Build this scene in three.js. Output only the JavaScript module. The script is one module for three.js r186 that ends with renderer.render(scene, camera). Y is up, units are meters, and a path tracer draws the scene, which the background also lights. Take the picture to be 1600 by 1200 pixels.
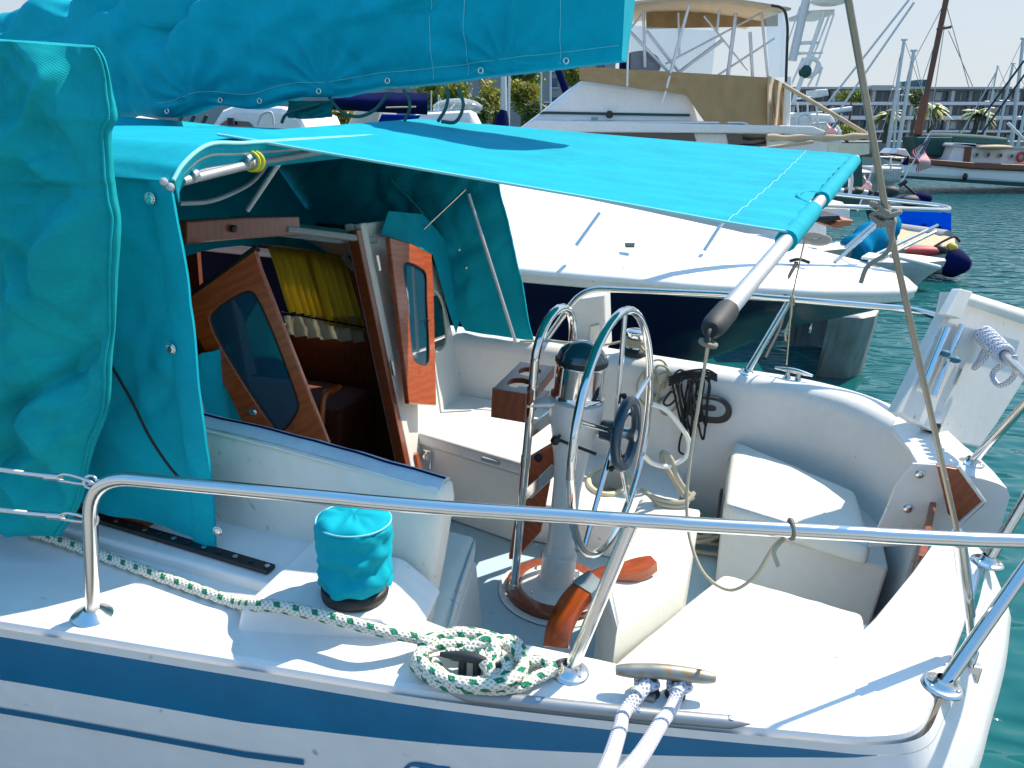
import * as THREE from 'three';
import { mergeGeometries, mergeVertices } from 'three/addons/utils/BufferGeometryUtils.js';
import { ImprovedNoise } from 'three/addons/math/ImprovedNoise.js';
import { RoundedBoxGeometry } from 'three/addons/geometries/RoundedBoxGeometry.js';

/* ---------- camera, sky, sun, exposure ---------- */
const scene = new THREE.Scene();
const FOCAL = 1200, PITCH = 18.4 * Math.PI / 180;           // focal length in photograph pixels (1600 x 1200)
const camera = new THREE.PerspectiveCamera(2 * Math.atan(600 / FOCAL) * 180 / Math.PI, 4 / 3, 0.05, 900);
camera.position.set(0, 2.25, 0);
camera.rotation.set(-PITCH, 0, 0);
scene.add(camera);

const SUN = new THREE.Vector3(Math.sin(0.925) * Math.cos(0.847), Math.sin(0.847), -Math.cos(0.925) * Math.cos(0.847)).normalize();
function makeSky() {
  const w = 512, h = 256, d = new Float32Array(w * h * 4), v = new THREE.Vector3();
  for (let j = 0; j < h; j++) for (let i = 0; i < w; i++) {
    const el = ((j + 0.5) / h - 0.5) * Math.PI, az = ((i + 0.5) / w - 0.5) * 2 * Math.PI;
    v.set(Math.cos(el) * Math.cos(az), Math.sin(el), Math.cos(el) * Math.sin(az));
    const e = Math.max(0, v.y), k = 1 - Math.exp(-Math.pow(e, 1.5) * 3.2), m = Math.max(0, v.dot(SUN)), glow = 0.35 * Math.pow(m, 12) + 0.14 * Math.pow(m, 3);
    const o = (j * w + i) * 4;
    d[o] = 0.48 * (1 - k) + 0.09 * k + glow; d[o + 1] = 0.52 * (1 - k) + 0.36 * k + glow; d[o + 2] = 0.535 * (1 - k) + 0.77 * k + glow * 0.95; d[o + 3] = 1;
  }
  const t = new THREE.DataTexture(d, w, h, THREE.RGBAFormat, THREE.FloatType);
  t.mapping = THREE.EquirectangularReflectionMapping; t.magFilter = t.minFilter = THREE.LinearFilter; t.needsUpdate = true;
  return t;
}
scene.background = makeSky(); scene.environment = scene.background;
const sun = new THREE.DirectionalLight(0xfff1dc, 5.0);
sun.position.copy(SUN).multiplyScalar(60); sun.target.position.set(0, 1, -5); scene.add(sun, sun.target);
sun.castShadow = true; sun.shadow.mapSize.set(4096, 4096);
Object.assign(sun.shadow.camera, { left: -40, right: 40, top: 40, bottom: -40, near: 1, far: 200 });
const EXPOSURE = 1.42;

/* ---------- numbers and noise ---------- */
let seed = 7; const rnd = () => (seed = (seed * 16807) % 2147483647) / 2147483647;
const rr = (a, b) => a + (b - a) * rnd(), lerp = (a, b, t) => a + (b - a) * t, clamp = (x, a, b) => Math.min(b, Math.max(a, x));
const perlin = new ImprovedNoise(), N = (x, y = 0, z = 0) => perlin.noise(x, y, z);
const fbm = (x, y, z = 0) => N(x, y, z) + 0.5 * N(2 * x, 2 * y, z + 5) + 0.25 * N(4 * x, 4 * y, z + 9);
const v3 = (x, y, z) => new THREE.Vector3(x, y, z);
function creases(n, [s0, s1], [h0, h1], [a0, a1], [l0, l1], [w0, w1], [m0, m1]) {                      // fold lines strewn over a cloth
  const f = Array.from({ length: n }, () => { const a = rr(a0, a1); return [rr(s0, s1), rr(h0, h1), Math.cos(a), Math.sin(a), rr(l0, l1), rr(w0, w1), rr(m0, m1) * (rnd() < 0.35 ? -1 : 1), rr(-2, 2)]; });
  return (s, h) => { let r = 0; for (const [cs, ch, ca, sa, L, w, m, bend] of f) { const x = s - cs, y = h - ch, al = x * ca + y * sa, pe = -x * sa + y * ca + bend * al * al; if (Math.abs(pe) < 3 * w && Math.abs(al) < 2 * L) r += m * Math.exp(-((pe / w) ** 2) - (al / L) ** 2); } return r; };
}

/* ---------- frames: the world, and the sailboat (s aft, c across away from the dock, h up) ---------- */
const YAW = 17 * Math.PI / 180, TRIM = 3.5 * Math.PI / 180;
const ES = v3(Math.cos(YAW) * Math.cos(TRIM), -Math.sin(TRIM), Math.sin(YAW) * Math.cos(TRIM));
const EC = v3(Math.sin(YAW), 0, -Math.cos(YAW));
const EH = v3(0, 0, 0).crossVectors(EC.clone().negate(), ES).normalize();
const CAM = camera.position.clone(), CU = v3(0, Math.cos(PITCH), -Math.sin(PITCH)), CF = v3(0, -Math.sin(PITCH), -Math.cos(PITCH));
const sight = (px, py) => v3((px - 800) / FOCAL, 0, 0).addScaledVector(CU, -(py - 600) / FOCAL).add(CF);
const D = (px, py, depth) => CAM.clone().addScaledVector(sight(px, py), depth);                    // world point at a distance
const onY = (px, py, y) => { const d = sight(px, py); return CAM.clone().addScaledVector(d, (y - CAM.y) / d.y); };
const ORIGIN = onY(890, 1050, 1.16);
const BOAT = new THREE.Matrix4().makeBasis(ES, EH, EC.clone().negate()).setPosition(ORIGIN);
const UNBOAT = BOAT.clone().invert();
const V = (s, c, h) => v3(s, h, -c);                                                              // boat coordinates
const A = (a) => V(a[0], a[1], a[2]);
const toBoat = (p) => p.clone().applyMatrix4(UNBOAT), toWorld = (p) => p.clone().applyMatrix4(BOAT);
function meet(px, py, p0, n) {                                                                     // sight line with a plane of the boat
  const o = toBoat(CAM), d = toBoat(D(px, py, 1)).sub(o), t = (n.dot(p0) - n.dot(o)) / n.dot(d);
  return o.addScaledVector(d, t);
}
const atH = (px, py, h) => meet(px, py, V(0, 0, h), v3(0, 1, 0));
const atC = (px, py, c) => meet(px, py, V(0, c, 0), v3(0, 0, 1));
const atS = (px, py, s) => meet(px, py, V(s, 0, 0), v3(1, 0, 0));

/* ---------- geometry builders ---------- */
function gridGeo(rows, closeU = false) {
  const m = rows.length, n = rows[0].length, pos = [], uv = [], idx = [];
  const vs = new Float64Array(m);
  for (let j = 1; j < m; j++) vs[j] = vs[j - 1] + rows[j][n >> 1].distanceTo(rows[j - 1][n >> 1]);
  const us = new Float64Array(n + 1); const mid = rows[m >> 1];
  for (let i = 1; i <= n; i++) us[i] = us[i - 1] + mid[i % n].distanceTo(mid[i - 1]);
  const nn = closeU ? n + 1 : n;
  for (let j = 0; j < m; j++) for (let i = 0; i < nn; i++) { const p = rows[j][i % n]; pos.push(p.x, p.y, p.z); uv.push(us[i], vs[j]); }
  for (let j = 0; j < m - 1; j++) for (let i = 0; i < nn - 1; i++) { const a = j * nn + i, b = a + 1, c = a + nn, d = c + 1; idx.push(a, b, d, a, d, c); }
  const g = new THREE.BufferGeometry();
  g.setAttribute('position', new THREE.Float32BufferAttribute(pos, 3)); g.setAttribute('uv', new THREE.Float32BufferAttribute(uv, 2));
  g.setIndex(idx); g.computeVertexNormals();
  if (closeU) { const na = g.attributes.normal; for (let j = 0; j < m; j++) { const a = j * nn, b = a + nn - 1; const x = na.getX(a) + na.getX(b), y = na.getY(a) + na.getY(b), z = na.getZ(a) + na.getZ(b), l = Math.hypot(x, y, z) || 1; na.setXYZ(a, x / l, y / l, z / l); na.setXYZ(b, x / l, y / l, z / l); } }
  return g;
}
function sheet(rows, t = 0.004) {                                                                   // a grid given thickness
  const g = gridGeo(rows), m = rows.length, n = rows[0].length, na = g.attributes.normal;
  const off = (k) => rows.map((r, j) => r.map((p, i) => p.clone().addScaledVector(v3(na.getX(j * n + i), na.getY(j * n + i), na.getZ(j * n + i)), k)));
  const a = off(t / 2), b = off(-t / 2);
  const ring = (q) => [...q[0], ...q.slice(1).map(r => r[n - 1]), ...q[m - 1].slice(0, -1).reverse(), ...q.slice(1, -1).reverse().map(r => r[0])];
  return merge([gridGeo(a), gridGeo(b.map(r => [...r].reverse())), gridGeo([ring(b), ring(a)].map(r => [...r, r[0]]))]);
}
function merge(list) {
  list = list.map(g => { let q = g.index ? g : indexed(g); for (const k of Object.keys(q.attributes)) if (!['position', 'normal', 'uv'].includes(k)) q.deleteAttribute(k); return q; });
  return list.length === 1 ? list[0] : mergeGeometries(list, false);
}
function indexed(g) { const n = g.attributes.position.count; g.setIndex([...Array(n).keys()]); return g; }
function smooth(pts, n = 40, closed = false, tension = 0.5) { return new THREE.CatmullRomCurve3(pts, closed, 'centripetal', tension).getPoints(n); }
function fillet(pts, r, n = 8) {
  const out = [pts[0].clone()];
  for (let i = 1; i < pts.length - 1; i++) {
    const p = pts[i], a = pts[i - 1], b = pts[i + 1], ra = Math.min(r, p.distanceTo(a) * 0.49), rb = Math.min(r, p.distanceTo(b) * 0.49);
    const p0 = p.clone().lerp(a, ra / p.distanceTo(a)), p1 = p.clone().lerp(b, rb / p.distanceTo(b));
    for (let k = 0; k <= n; k++) { const t = k / n; out.push(p0.clone().multiplyScalar((1 - t) ** 2).addScaledVector(p, 2 * t * (1 - t)).addScaledVector(p1, t * t)); }
  }
  out.push(pts[pts.length - 1].clone()); return out;
}
function sweep(pts, rad, sides = 10, closed = false, caps = true) {
  const P = pts.filter((p, i) => i === 0 || p.distanceTo(pts[i - 1]) > 1e-6), n = P.length, rows = [];
  let nrm = null, last = null;
  for (let i = 0; i < n; i++) {
    const a = closed ? P[(i + n - 1) % n] : P[Math.max(0, i - 1)], b = closed ? P[(i + 1) % n] : P[Math.min(n - 1, i + 1)];
    const t = b.clone().sub(a).normalize();
    if (!nrm) nrm = Math.abs(t.y) < 0.9 ? v3(0, 1, 0) : v3(1, 0, 0);
    nrm = nrm.clone().addScaledVector(t, -nrm.dot(t)).normalize();
    const bi = v3(0, 0, 0).crossVectors(t, nrm), r = typeof rad === 'function' ? rad(i / (n - 1)) : rad, row = [];
    for (let k = 0; k < sides; k++) { const an = -k / sides * 2 * Math.PI; row.push(P[i].clone().addScaledVector(nrm, Math.cos(an) * r).addScaledVector(bi, Math.sin(an) * r)); }
    rows.push(row); last = t;
  }
  if (closed) rows.push(rows[0].map(p => p.clone()));
  const gs = [gridGeo(rows, true)];
  if (!closed && caps) for (const [row, c, f] of [[rows[0], P[0], 1], [rows[n - 1], P[n - 1], 0]]) { const ctr = row.map(() => c.clone()); gs.push(gridGeo(f ? [ctr, row] : [row, ctr], true)); }
  return merge(gs);
}
const rod = (a, b, r, sides = 10) => sweep([a, b], r, sides);
function plateGeo(pts, t, bevel = 0, holes = []) {                                                   // flat outline given thickness along its normal
  const n = v3(0, 0, 0); for (let i = 0; i < pts.length; i++) { const a = pts[i], b = pts[(i + 1) % pts.length]; n.x += (a.y - b.y) * (a.z + b.z); n.y += (a.z - b.z) * (a.x + b.x); n.z += (a.x - b.x) * (a.y + b.y); }
  n.normalize(); const u = pts[1].clone().sub(pts[0]); u.addScaledVector(n, -u.dot(n)).normalize(); const w = v3(0, 0, 0).crossVectors(n, u), o = pts[0];
  const f = (p) => { const q = p.clone().sub(o); return new THREE.Vector2(q.dot(u), q.dot(w)); };
  const sh = new THREE.Shape(pts.map(f)); for (const h of holes) sh.holes.push(new THREE.Path(h.map(f)));
  const b = Math.min(bevel, Math.abs(t) * 0.45);
  const g = new THREE.ExtrudeGeometry(sh, { depth: Math.abs(t) - 2 * b, bevelEnabled: b > 0, bevelThickness: b, bevelSize: b, bevelOffset: -b, bevelSegments: 2, curveSegments: 6 });
  g.translate(0, 0, t < 0 ? t + b : b);
  g.applyMatrix4(new THREE.Matrix4().makeBasis(u, w, n).setPosition(o)); return indexed(g);
}
function turned(profile, base, axis, seg = 28) {                                                     // [radius, height] pairs turned round an axis
  const g = new THREE.LatheGeometry(profile.map(([r, y]) => new THREE.Vector2(r, y)), seg);
  g.applyQuaternion(new THREE.Quaternion().setFromUnitVectors(v3(0, 1, 0), axis.clone().normalize())); g.translate(base.x, base.y, base.z); return g;
}
function block(c8, r = 0.01, seg = 2) {                                                              // rounded block pulled to eight corners (four below, four above)
  const w = c8[0].distanceTo(c8[1]), d = c8[1].distanceTo(c8[2]), h = c8[0].distanceTo(c8[4]);
  const g0 = new RoundedBoxGeometry(w, h, d, seg, Math.min(r, w / 2.1, h / 2.1, d / 2.1));
  const p = g0.attributes.position, q = v3(0, 0, 0);
  for (let i = 0; i < p.count; i++) {
    const x = p.getX(i) / w + 0.5, y = p.getY(i) / h + 0.5, z = p.getZ(i) / d + 0.5; q.set(0, 0, 0);
    const wt = [(1 - x) * (1 - z), x * (1 - z), x * z, (1 - x) * z];
    for (let k = 0; k < 4; k++) { q.addScaledVector(c8[k], wt[k] * (1 - y)); q.addScaledVector(c8[k + 4], wt[k] * y); }
    p.setXYZ(i, q.x, q.y, q.z);
  }
  const uv = g0.attributes.uv; for (let i = 0; i < uv.count; i++) uv.setXY(i, uv.getX(i) * w, uv.getY(i) * h);
  let g = mergeVertices(g0.deleteAttribute('normal') || g0, 1e-5); g.computeVertexNormals(); return g;
}
function pad(c8, { r = 0.03, bulge = 0.012, n = 14, wr = 0.003, fr = 9 } = {}) {                      // a stuffed cushion pulled to eight corners
  const w = c8[0].distanceTo(c8[1]), d = c8[1].distanceTo(c8[2]), h = c8[0].distanceTo(c8[4]);
  const g0 = new THREE.BoxGeometry(w, h, d, n * 2, Math.max(4, n >> 1), n * 2); g0.deleteAttribute('normal'); g0.deleteAttribute('uv');
  const g = mergeVertices(g0, 1e-5), p = g.attributes.position, uv = [], q = v3(0, 0, 0), hw = w / 2 - r, hh = h / 2 - r, hd = d / 2 - r;
  for (let i = 0; i < p.count; i++) {
    let x = p.getX(i), y = p.getY(i), z = p.getZ(i); uv.push(x + y * 0.4, z + y * 0.6);
    const bx = 1 - (2 * x / w) ** 2, by = 1 - (2 * y / h) ** 2, bz = 1 - (2 * z / d) ** 2;
    const ix = clamp(x, -hw, hw), iy = clamp(y, -hh, hh), iz = clamp(z, -hd, hd), dx = x - ix, dy = y - iy, dz = z - iz, l = Math.hypot(dx, dy, dz);
    if (l > 1e-9) { const k = r / l; x = ix + dx * k; y = iy + dy * k; z = iz + dz * k; }
    const wv = wr * fbm(x * fr, z * fr, y * fr);
    y += Math.sign(y) * (bulge * Math.max(0, bx) * Math.max(0, bz)) + wv * (Math.abs(dy) > 0 ? 1 : 0); x += Math.sign(x) * bulge * 0.5 * Math.max(0, by) * Math.max(0, bz); z += Math.sign(z) * bulge * 0.5 * Math.max(0, bx) * Math.max(0, by);
    const X = x / w + 0.5, Y = y / h + 0.5, Z = z / d + 0.5; q.set(0, 0, 0);
    const wt = [(1 - X) * (1 - Z), X * (1 - Z), X * Z, (1 - X) * Z];
    for (let k = 0; k < 4; k++) { q.addScaledVector(c8[k], wt[k] * (1 - Y)); q.addScaledVector(c8[k + 4], wt[k] * Y); }
    p.setXYZ(i, q.x, q.y, q.z);
  }
  g.setAttribute('uv', new THREE.Float32BufferAttribute(uv, 2)); g.computeVertexNormals(); return g;
}
const boxAt = (c, w, h, d, r = 0.004) => { const g = new RoundedBoxGeometry(w, h, d, 1, Math.min(r, w / 2.1, h / 2.1, d / 2.1)); g.translate(c.x, c.y, c.z); return indexed(g); };
function beam(a, b, w, h, up = v3(0, 1, 0), r = 0.004) {                                             // a bar of w x h between two points
  const x = b.clone().sub(a), L = x.length(); x.normalize(); const z = v3(0, 0, 0).crossVectors(x, up).normalize(), y = v3(0, 0, 0).crossVectors(z, x);
  const g = new RoundedBoxGeometry(L, h, w, 1, Math.min(r, w / 2.1, h / 2.1)); g.applyMatrix4(new THREE.Matrix4().makeBasis(x, y, z).setPosition(a.clone().add(b).multiplyScalar(0.5))); return indexed(g);
}
const ball = (p, r, sx = 1, sy = 1, sz = 1, n = 14) => { const g = new THREE.SphereGeometry(r, n, n >> 1); g.scale(sx, sy, sz); g.translate(p.x, p.y, p.z); return g; };
const ringAt = (p, axis, R, r, n = 20) => { const g = new THREE.TorusGeometry(R, r, 8, n); g.applyQuaternion(new THREE.Quaternion().setFromUnitVectors(v3(0, 0, 1), axis.clone().normalize())); g.translate(p.x, p.y, p.z); return g; };

/* ---------- things and parts ---------- */
const used = {}, things = [];
const numbered = (n) => { const k = used[n] = (used[n] ?? -1) + 1; return k ? `${n}_${String(k).padStart(3, '0')}` : n; };
function thing(name, label, category, { boat = false, group, kind } = {}) {
  const o = new THREE.Group(); o.name = numbered(name); o.userData = { label, category };
  if (group) o.userData.group = group; if (kind) o.userData.kind = kind;
  scene.add(o); things.push([o, boat]); return o;
}
function part(parent, name, geo, mat, label) {
  const m = new THREE.Mesh(Array.isArray(geo) ? merge(geo) : geo, mat); m.name = name; m.castShadow = m.receiveShadow = true;
  if (label) m.userData.label = label; parent.add(m); return m;
}
function settle() {                                                                                  // put every group at its thing's base
  const box = new THREE.Box3(), b2 = new THREE.Box3();
  for (const [o, boat] of things) {
    box.makeEmpty();
    for (const ch of o.children) { ch.geometry.computeBoundingBox(); b2.copy(ch.geometry.boundingBox); box.union(b2); }
    const base = v3((box.min.x + box.max.x) / 2, box.min.y, (box.min.z + box.max.z) / 2);
    for (const ch of o.children) ch.position.sub(base);
    if (boat) { o.position.copy(toWorld(base)); o.quaternion.setFromRotationMatrix(BOAT); } else o.position.copy(base);
  }
}
function structure(name, geo, mat, boat = false) { const m = new THREE.Mesh(Array.isArray(geo) ? merge(geo) : geo, mat); m.name = name; m.userData.kind = 'structure'; m.receiveShadow = m.castShadow = true; if (boat) m.applyMatrix4(BOAT); scene.add(m); return m; }

/* ---------- materials ---------- */
function tex(n, f, { srgb = true, rep = 1, repY = rep } = {}) {
  const d = new Uint8Array(n * n * 4);
  for (let j = 0; j < n; j++) for (let i = 0; i < n; i++) { const c = f(i / n, j / n), o = (j * n + i) * 4; for (let k = 0; k < 3; k++) d[o + k] = clamp(Math.round((c.length ? c[k] : c) * 255), 0, 255); d[o + 3] = 255; }
  const t = new THREE.DataTexture(d, n, n); t.wrapS = t.wrapT = THREE.RepeatWrapping; t.magFilter = THREE.LinearFilter; t.minFilter = THREE.LinearMipmapLinearFilter; t.generateMipmaps = true; if (srgb) t.colorSpace = THREE.SRGBColorSpace; t.repeat.set(rep, repY); t.needsUpdate = true; return t;
}
const tileN = (u, v, f, z = 0) => {                                                                   // noise that tiles over the unit square
  const n = (a, b) => N(a * f, b * f, z), a = u, b = v;
  return n(a, b) * (1 - a) * (1 - b) + n(a - 1, b) * a * (1 - b) + n(a, b - 1) * (1 - a) * b + n(a - 1, b - 1) * a * b;
};
const std = (c, o = {}) => { const m = new THREE.MeshStandardMaterial({ roughness: 0.6, metalness: 0, ...o }); if (Array.isArray(c)) m.color.setRGB(...c); else m.color.set(c); return m; };
const phys = (c, o = {}) => { const m = new THREE.MeshPhysicalMaterial({ roughness: 0.5, ...o }); if (Array.isArray(c)) m.color.setRGB(...c); else m.color.set(c); return m; };
const mottle = tex(256, (u, v) => { const x = 0.93 + 0.07 * tileN(u, v, 5) + 0.04 * tileN(u, v, 19, 3) + 0.03 * tileN(u, v, 60, 7); return [x, x, x]; }, { rep: 1.3 });
const weave = tex(256, (u, v) => 0.5 + 0.2 * Math.sin(u * 2 * Math.PI * 64) * Math.sin(v * 2 * Math.PI * 64) + 0.3 * tileN(u, v, 6) + 0.16 * tileN(u, v, 22, 4), { srgb: false, rep: 3 });
const M = {};
const CLOTH = [0.002, 0.40, 0.52];
M.cloth = phys(CLOTH, { specularIntensity: 0.3, roughness: 0.85, map: mottle, bumpMap: weave, bumpScale: 0.0022 });
M.clothOld = phys([0.006, 0.42, 0.47], { specularIntensity: 0.3, roughness: 0.95, map: tex(256, (u, v) => { const x = 0.9 + 0.12 * tileN(u, v, 4) + 0.08 * tileN(u, v, 15, 3) + 0.05 * tileN(u, v, 60, 7), w = clamp(tileN(u, v, 7, 12) * 0.2, 0, 0.08); return [x + w, x, x]; }, { rep: 1.1 }), bumpMap: weave, bumpScale: 0.004 });
M.stitch = std([0.25, 0.62, 0.66], { roughness: 0.8 });
const gelMap = tex(512, (u, v) => { const g = 0.965 + 0.03 * tileN(u, v, 4) + 0.025 * tileN(u, v, 23, 2), s = Math.max(0, tileN(u, v, 37, 6) - 0.42) * 1.3, t = Math.max(0, tileN(u, v, 9, 11) - 0.35) * 0.12; return [g - s - t * 0.7, g - s - t, g - s * 1.1 - t * 1.4]; }, { rep: 1 });
const gelBump = tex(256, (u, v) => 0.5 + 0.35 * tileN(u, v, 3) + 0.15 * tileN(u, v, 40, 4), { srgb: false, rep: 2 });
M.gel = phys([0.80, 0.80, 0.79], { roughness: 0.34, map: gelMap, bumpMap: gelBump, bumpScale: 0.0006, clearcoat: 0.15, clearcoatRoughness: 0.3 });
M.gelWarm = phys([0.76, 0.76, 0.73], { roughness: 0.38, map: gelMap, bumpMap: gelBump, bumpScale: 0.0006 });
M.sole = std([0.44, 0.62, 0.70], { roughness: 0.7, map: gelMap, bumpMap: tex(256, (u, v) => 0.5 + 0.5 * tileN(u, v, 90), { srgb: false, rep: 3 }), bumpScale: 0.0012 });
M.band = phys([0.003, 0.17, 0.35], { roughness: 0.28, map: mottle, clearcoat: 0.3, clearcoatRoughness: 0.25 });
M.ink = std([0.01, 0.12, 0.24], { roughness: 0.4 });
M.steel = std([0.72, 0.71, 0.69], { roughness: 0.2, metalness: 1 });
M.chrome = std([0.80, 0.80, 0.80], { roughness: 0.07, metalness: 1 });
M.alu = std([0.72, 0.74, 0.77], { roughness: 0.42, metalness: 0.75, map: mottle });
M.strip = std([0.36, 0.39, 0.42], { roughness: 0.45, metalness: 0.6, map: mottle });
M.aluDull = std([0.42, 0.46, 0.50], { roughness: 0.55, metalness: 0.7, map: mottle });
const woodTex = (a, b, z) => tex(256, (u, v) => { const g = 0.5 + 0.5 * tileN(u, v * 0.2, 34, z) , f = 0.5 + 0.5 * Math.sin(40 * u + 7 * tileN(u, v, 4, z)), k = clamp(0.25 + 0.4 * g + 0.25 * f, 0, 1), d = 1 - Math.max(0, tileN(u, v, 12, z + 3) - 0.3) * 0.7; return [lerp(a[0], b[0], k) * d, lerp(a[1], b[1], k) * d, lerp(a[2], b[2], k) * d]; }, { rep: 5, repY: 3 });
M.teak = phys('#ffffff', { roughness: 0.34, map: woodTex([0.46, 0.18, 0.06], [0.80, 0.37, 0.12], 2), clearcoat: 0.6, clearcoatRoughness: 0.18 });
M.mahogany = phys('#ffffff', { roughness: 0.36, map: woodTex([0.36, 0.15, 0.07], [0.60, 0.29, 0.13], 8), clearcoat: 0.5, clearcoatRoughness: 0.2 });
M.darkwood = std('#ffffff', { roughness: 0.55, map: woodTex([0.15, 0.06, 0.035], [0.27, 0.11, 0.06], 15) });
M.cabinIn = std('#ffffff', { roughness: 0.6, map: woodTex([0.34, 0.16, 0.08], [0.52, 0.27, 0.14], 19) });
M.tint = phys([0.012, 0.05, 0.085], { roughness: 0.05, clearcoat: 1, clearcoatRoughness: 0.03 });
M.glass = phys([0.9, 0.95, 0.95], { roughness: 0.03, transmission: 1, thickness: 0, ior: 1.45 });
M.vinylClear = phys([0.86, 0.92, 0.97], { roughness: 0.16, transmission: 0.9, thickness: 0, ior: 1.45 });
M.black = std([0.012, 0.013, 0.015], { roughness: 0.5 });
M.rubber = std([0.02, 0.028, 0.036], { roughness: 0.65, map: mottle });
M.hubBlue = phys([0.012, 0.05, 0.09], { roughness: 0.35, clearcoat: 0.3 });
M.vinyl = phys([0.82, 0.81, 0.74], { roughness: 0.42, map: gelMap, bumpMap: weave, bumpScale: 0.0012, clearcoat: 0.1, clearcoatRoughness: 0.4 });
M.vinylTrim = std([0.55, 0.66, 0.74], { roughness: 0.5, map: mottle });
M.grey = std([0.33, 0.40, 0.43], { roughness: 0.6, map: mottle });
M.greyPaint = std([0.55, 0.58, 0.60], { roughness: 0.55, map: mottle });
M.red = std([0.5, 0.05, 0.05], { roughness: 0.6 });
M.orange = std([0.55, 0.2, 0.1], { roughness: 0.6, map: mottle });
M.yellow = std([0.6, 0.6, 0.03], { roughness: 0.6 });
M.curtain = phys([0.62, 0.47, 0.03], { roughness: 0.95, transmission: 0.45, thickness: 0, map: mottle });
M.valance = phys([0.45, 0.45, 0.32], { roughness: 0.95, transmission: 0.3, thickness: 0, map: mottle });
M.tan = std([0.44, 0.29, 0.14], { roughness: 0.85, map: mottle, bumpMap: weave, bumpScale: 0.004 });
M.tanPale = std([0.60, 0.46, 0.30], { roughness: 0.85, map: mottle });
M.navy = phys([0.004, 0.007, 0.034], { roughness: 0.32, specularIntensity: 0.6 });
M.white = std([0.78, 0.78, 0.77], { roughness: 0.45, map: gelMap });
M.whiteWorn = std([0.55, 0.57, 0.56], { roughness: 0.6, map: tex(256, (u, v) => { const x = 0.85 + 0.12 * tileN(u, v * 0.25, 24) + 0.08 * tileN(u, v, 6, 3), r = Math.max(0, tileN(u, v * 0.15, 20, 8) - 0.25) * 0.6; return [x - r * 0.3, x - r * 0.7, x - r]; }) });
M.blueTarp = phys([0.0, 0.03, 0.30], { specularIntensity: 0, roughness: 0.75, map: mottle });
M.navyCloth = phys([0.005, 0.010, 0.07], { specularIntensity: 0.1, roughness: 0.8, map: mottle });
M.dkgreen = std([0.01, 0.075, 0.07], { roughness: 0.8, map: mottle });
M.spar = std([0.55, 0.58, 0.60], { roughness: 0.45, metalness: 0.3 });
M.sparWood = std([0.17, 0.07, 0.04], { roughness: 0.55, map: mottle });
M.brownTrim = std([0.22, 0.075, 0.04], { roughness: 0.5, map: mottle });
M.winDark = phys([0.01, 0.014, 0.018], { roughness: 0.06, clearcoat: 1, clearcoatRoughness: 0.03 });
M.wire = std([0.45, 0.46, 0.46], { roughness: 0.4, metalness: 0.6 });
M.hypalon = std([0.36, 0.37, 0.37], { roughness: 0.6, map: mottle });
M.bark = std([0.11, 0.085, 0.06], { roughness: 0.9, map: mottle });
M.bronze = std('#ffffff', { roughness: 0.45, metalness: 0.55, map: tex(256, (u, v) => { const k = clamp(0.5 + 1.1 * tileN(u, v, 7), 0, 1), r = clamp(tileN(u, v, 13, 5) * 1.6, 0, 0.6); return [lerp(0.50, 0.66, k) + r * 0.12, lerp(0.53, 0.65, k) - r * 0.12, lerp(0.54, 0.60, k) - r * 0.35]; }, { rep: 4 }) });
function ropeTex(base, fleck, dark) {                                                                 // u round the rope, v along it
  return tex(256, (u, v) => {
    const a = Math.sin((u * 7 + v * 7) * 2 * Math.PI), b = Math.sin((u * 7 - v * 7) * 2 * Math.PI), w = Math.max(a, b) * 0.5 + 0.5, k = lerp(dark, 1, w), c = base.map(x => x * k);
    if (fleck) { const cu = (u * 4) % 1, cv = (v * 2 + Math.floor(u * 4) * 0.5) % 1; if (Math.abs(cu - 0.5) < 0.3 && Math.abs(cv - 0.5 + (cu - 0.5) * 0.25) < 0.17 && w > 0.15) return fleck.map(x => x * lerp(0.8, 1, w)); }
    return c;
  });
}
function ropeMat(base, fleck, r, dark = 0.62, len = 0.06) { const t = ropeTex(base, fleck, dark); t.repeat.set(1 / (2 * Math.PI * r), 1 / len); const b = tex(128, (u, v) => Math.max(Math.sin((u * 7 + v * 7) * 6.2832), Math.sin((u * 7 - v * 7) * 6.2832)) * 0.5 + 0.5, { srgb: false }); b.repeat.copy(t.repeat); return std('#ffffff', { roughness: 0.9, map: t, bumpMap: b, bumpScale: 0.0018 }); }
M.ropeGreen = ropeMat([0.90, 0.89, 0.83], [0.0, 0.48, 0.36], 0.0135, 0.74, 0.085);
M.ropeWhite = ropeMat([0.86, 0.87, 0.92], null, 0.0135, 0.6, 0.085);
M.ropeCream = ropeMat([0.83, 0.80, 0.70], null, 0.006, 0.72, 0.03);
M.ropeGrey = ropeMat([0.66, 0.65, 0.60], null, 0.006, 0.7, 0.03);
M.ropeBlack = std([0.012, 0.014, 0.02], { roughness: 0.75 });
M.water = phys([0.005, 0.10, 0.108], { roughness: 0.05, ior: 1.33, specularIntensity: 1 });
{
  const wv = []; for (let i = 0; i < 46; i++) { const a = rr(-1.1, 1.1) + 0.5, k = Math.round(rr(3, 26)); wv.push([Math.round(k * Math.cos(a)), Math.round(k * Math.sin(a)), rr(0, 6.28), 1 / (2 + k)]); }
  const b = tex(512, (u, v) => { let h = 0, m = 0; for (const [kx, ky, p, am] of wv) { h += am * Math.sin(2 * Math.PI * (kx * u + ky * v) + p + 1.3 * tileN(u, v, 3, 2)); m += am; } return 0.5 + 0.9 * h / m + 0.05 * tileN(u, v, 50, 9); }, { srgb: false });
  b.repeat.set(1 / 5, 1 / 2.6); M.water.bumpMap = b; M.water.bumpScale = 0.075;
}
const tinted = (m, r, g, b) => { const k = m.clone(); k.color.setRGB(r, g, b); return k; };

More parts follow.
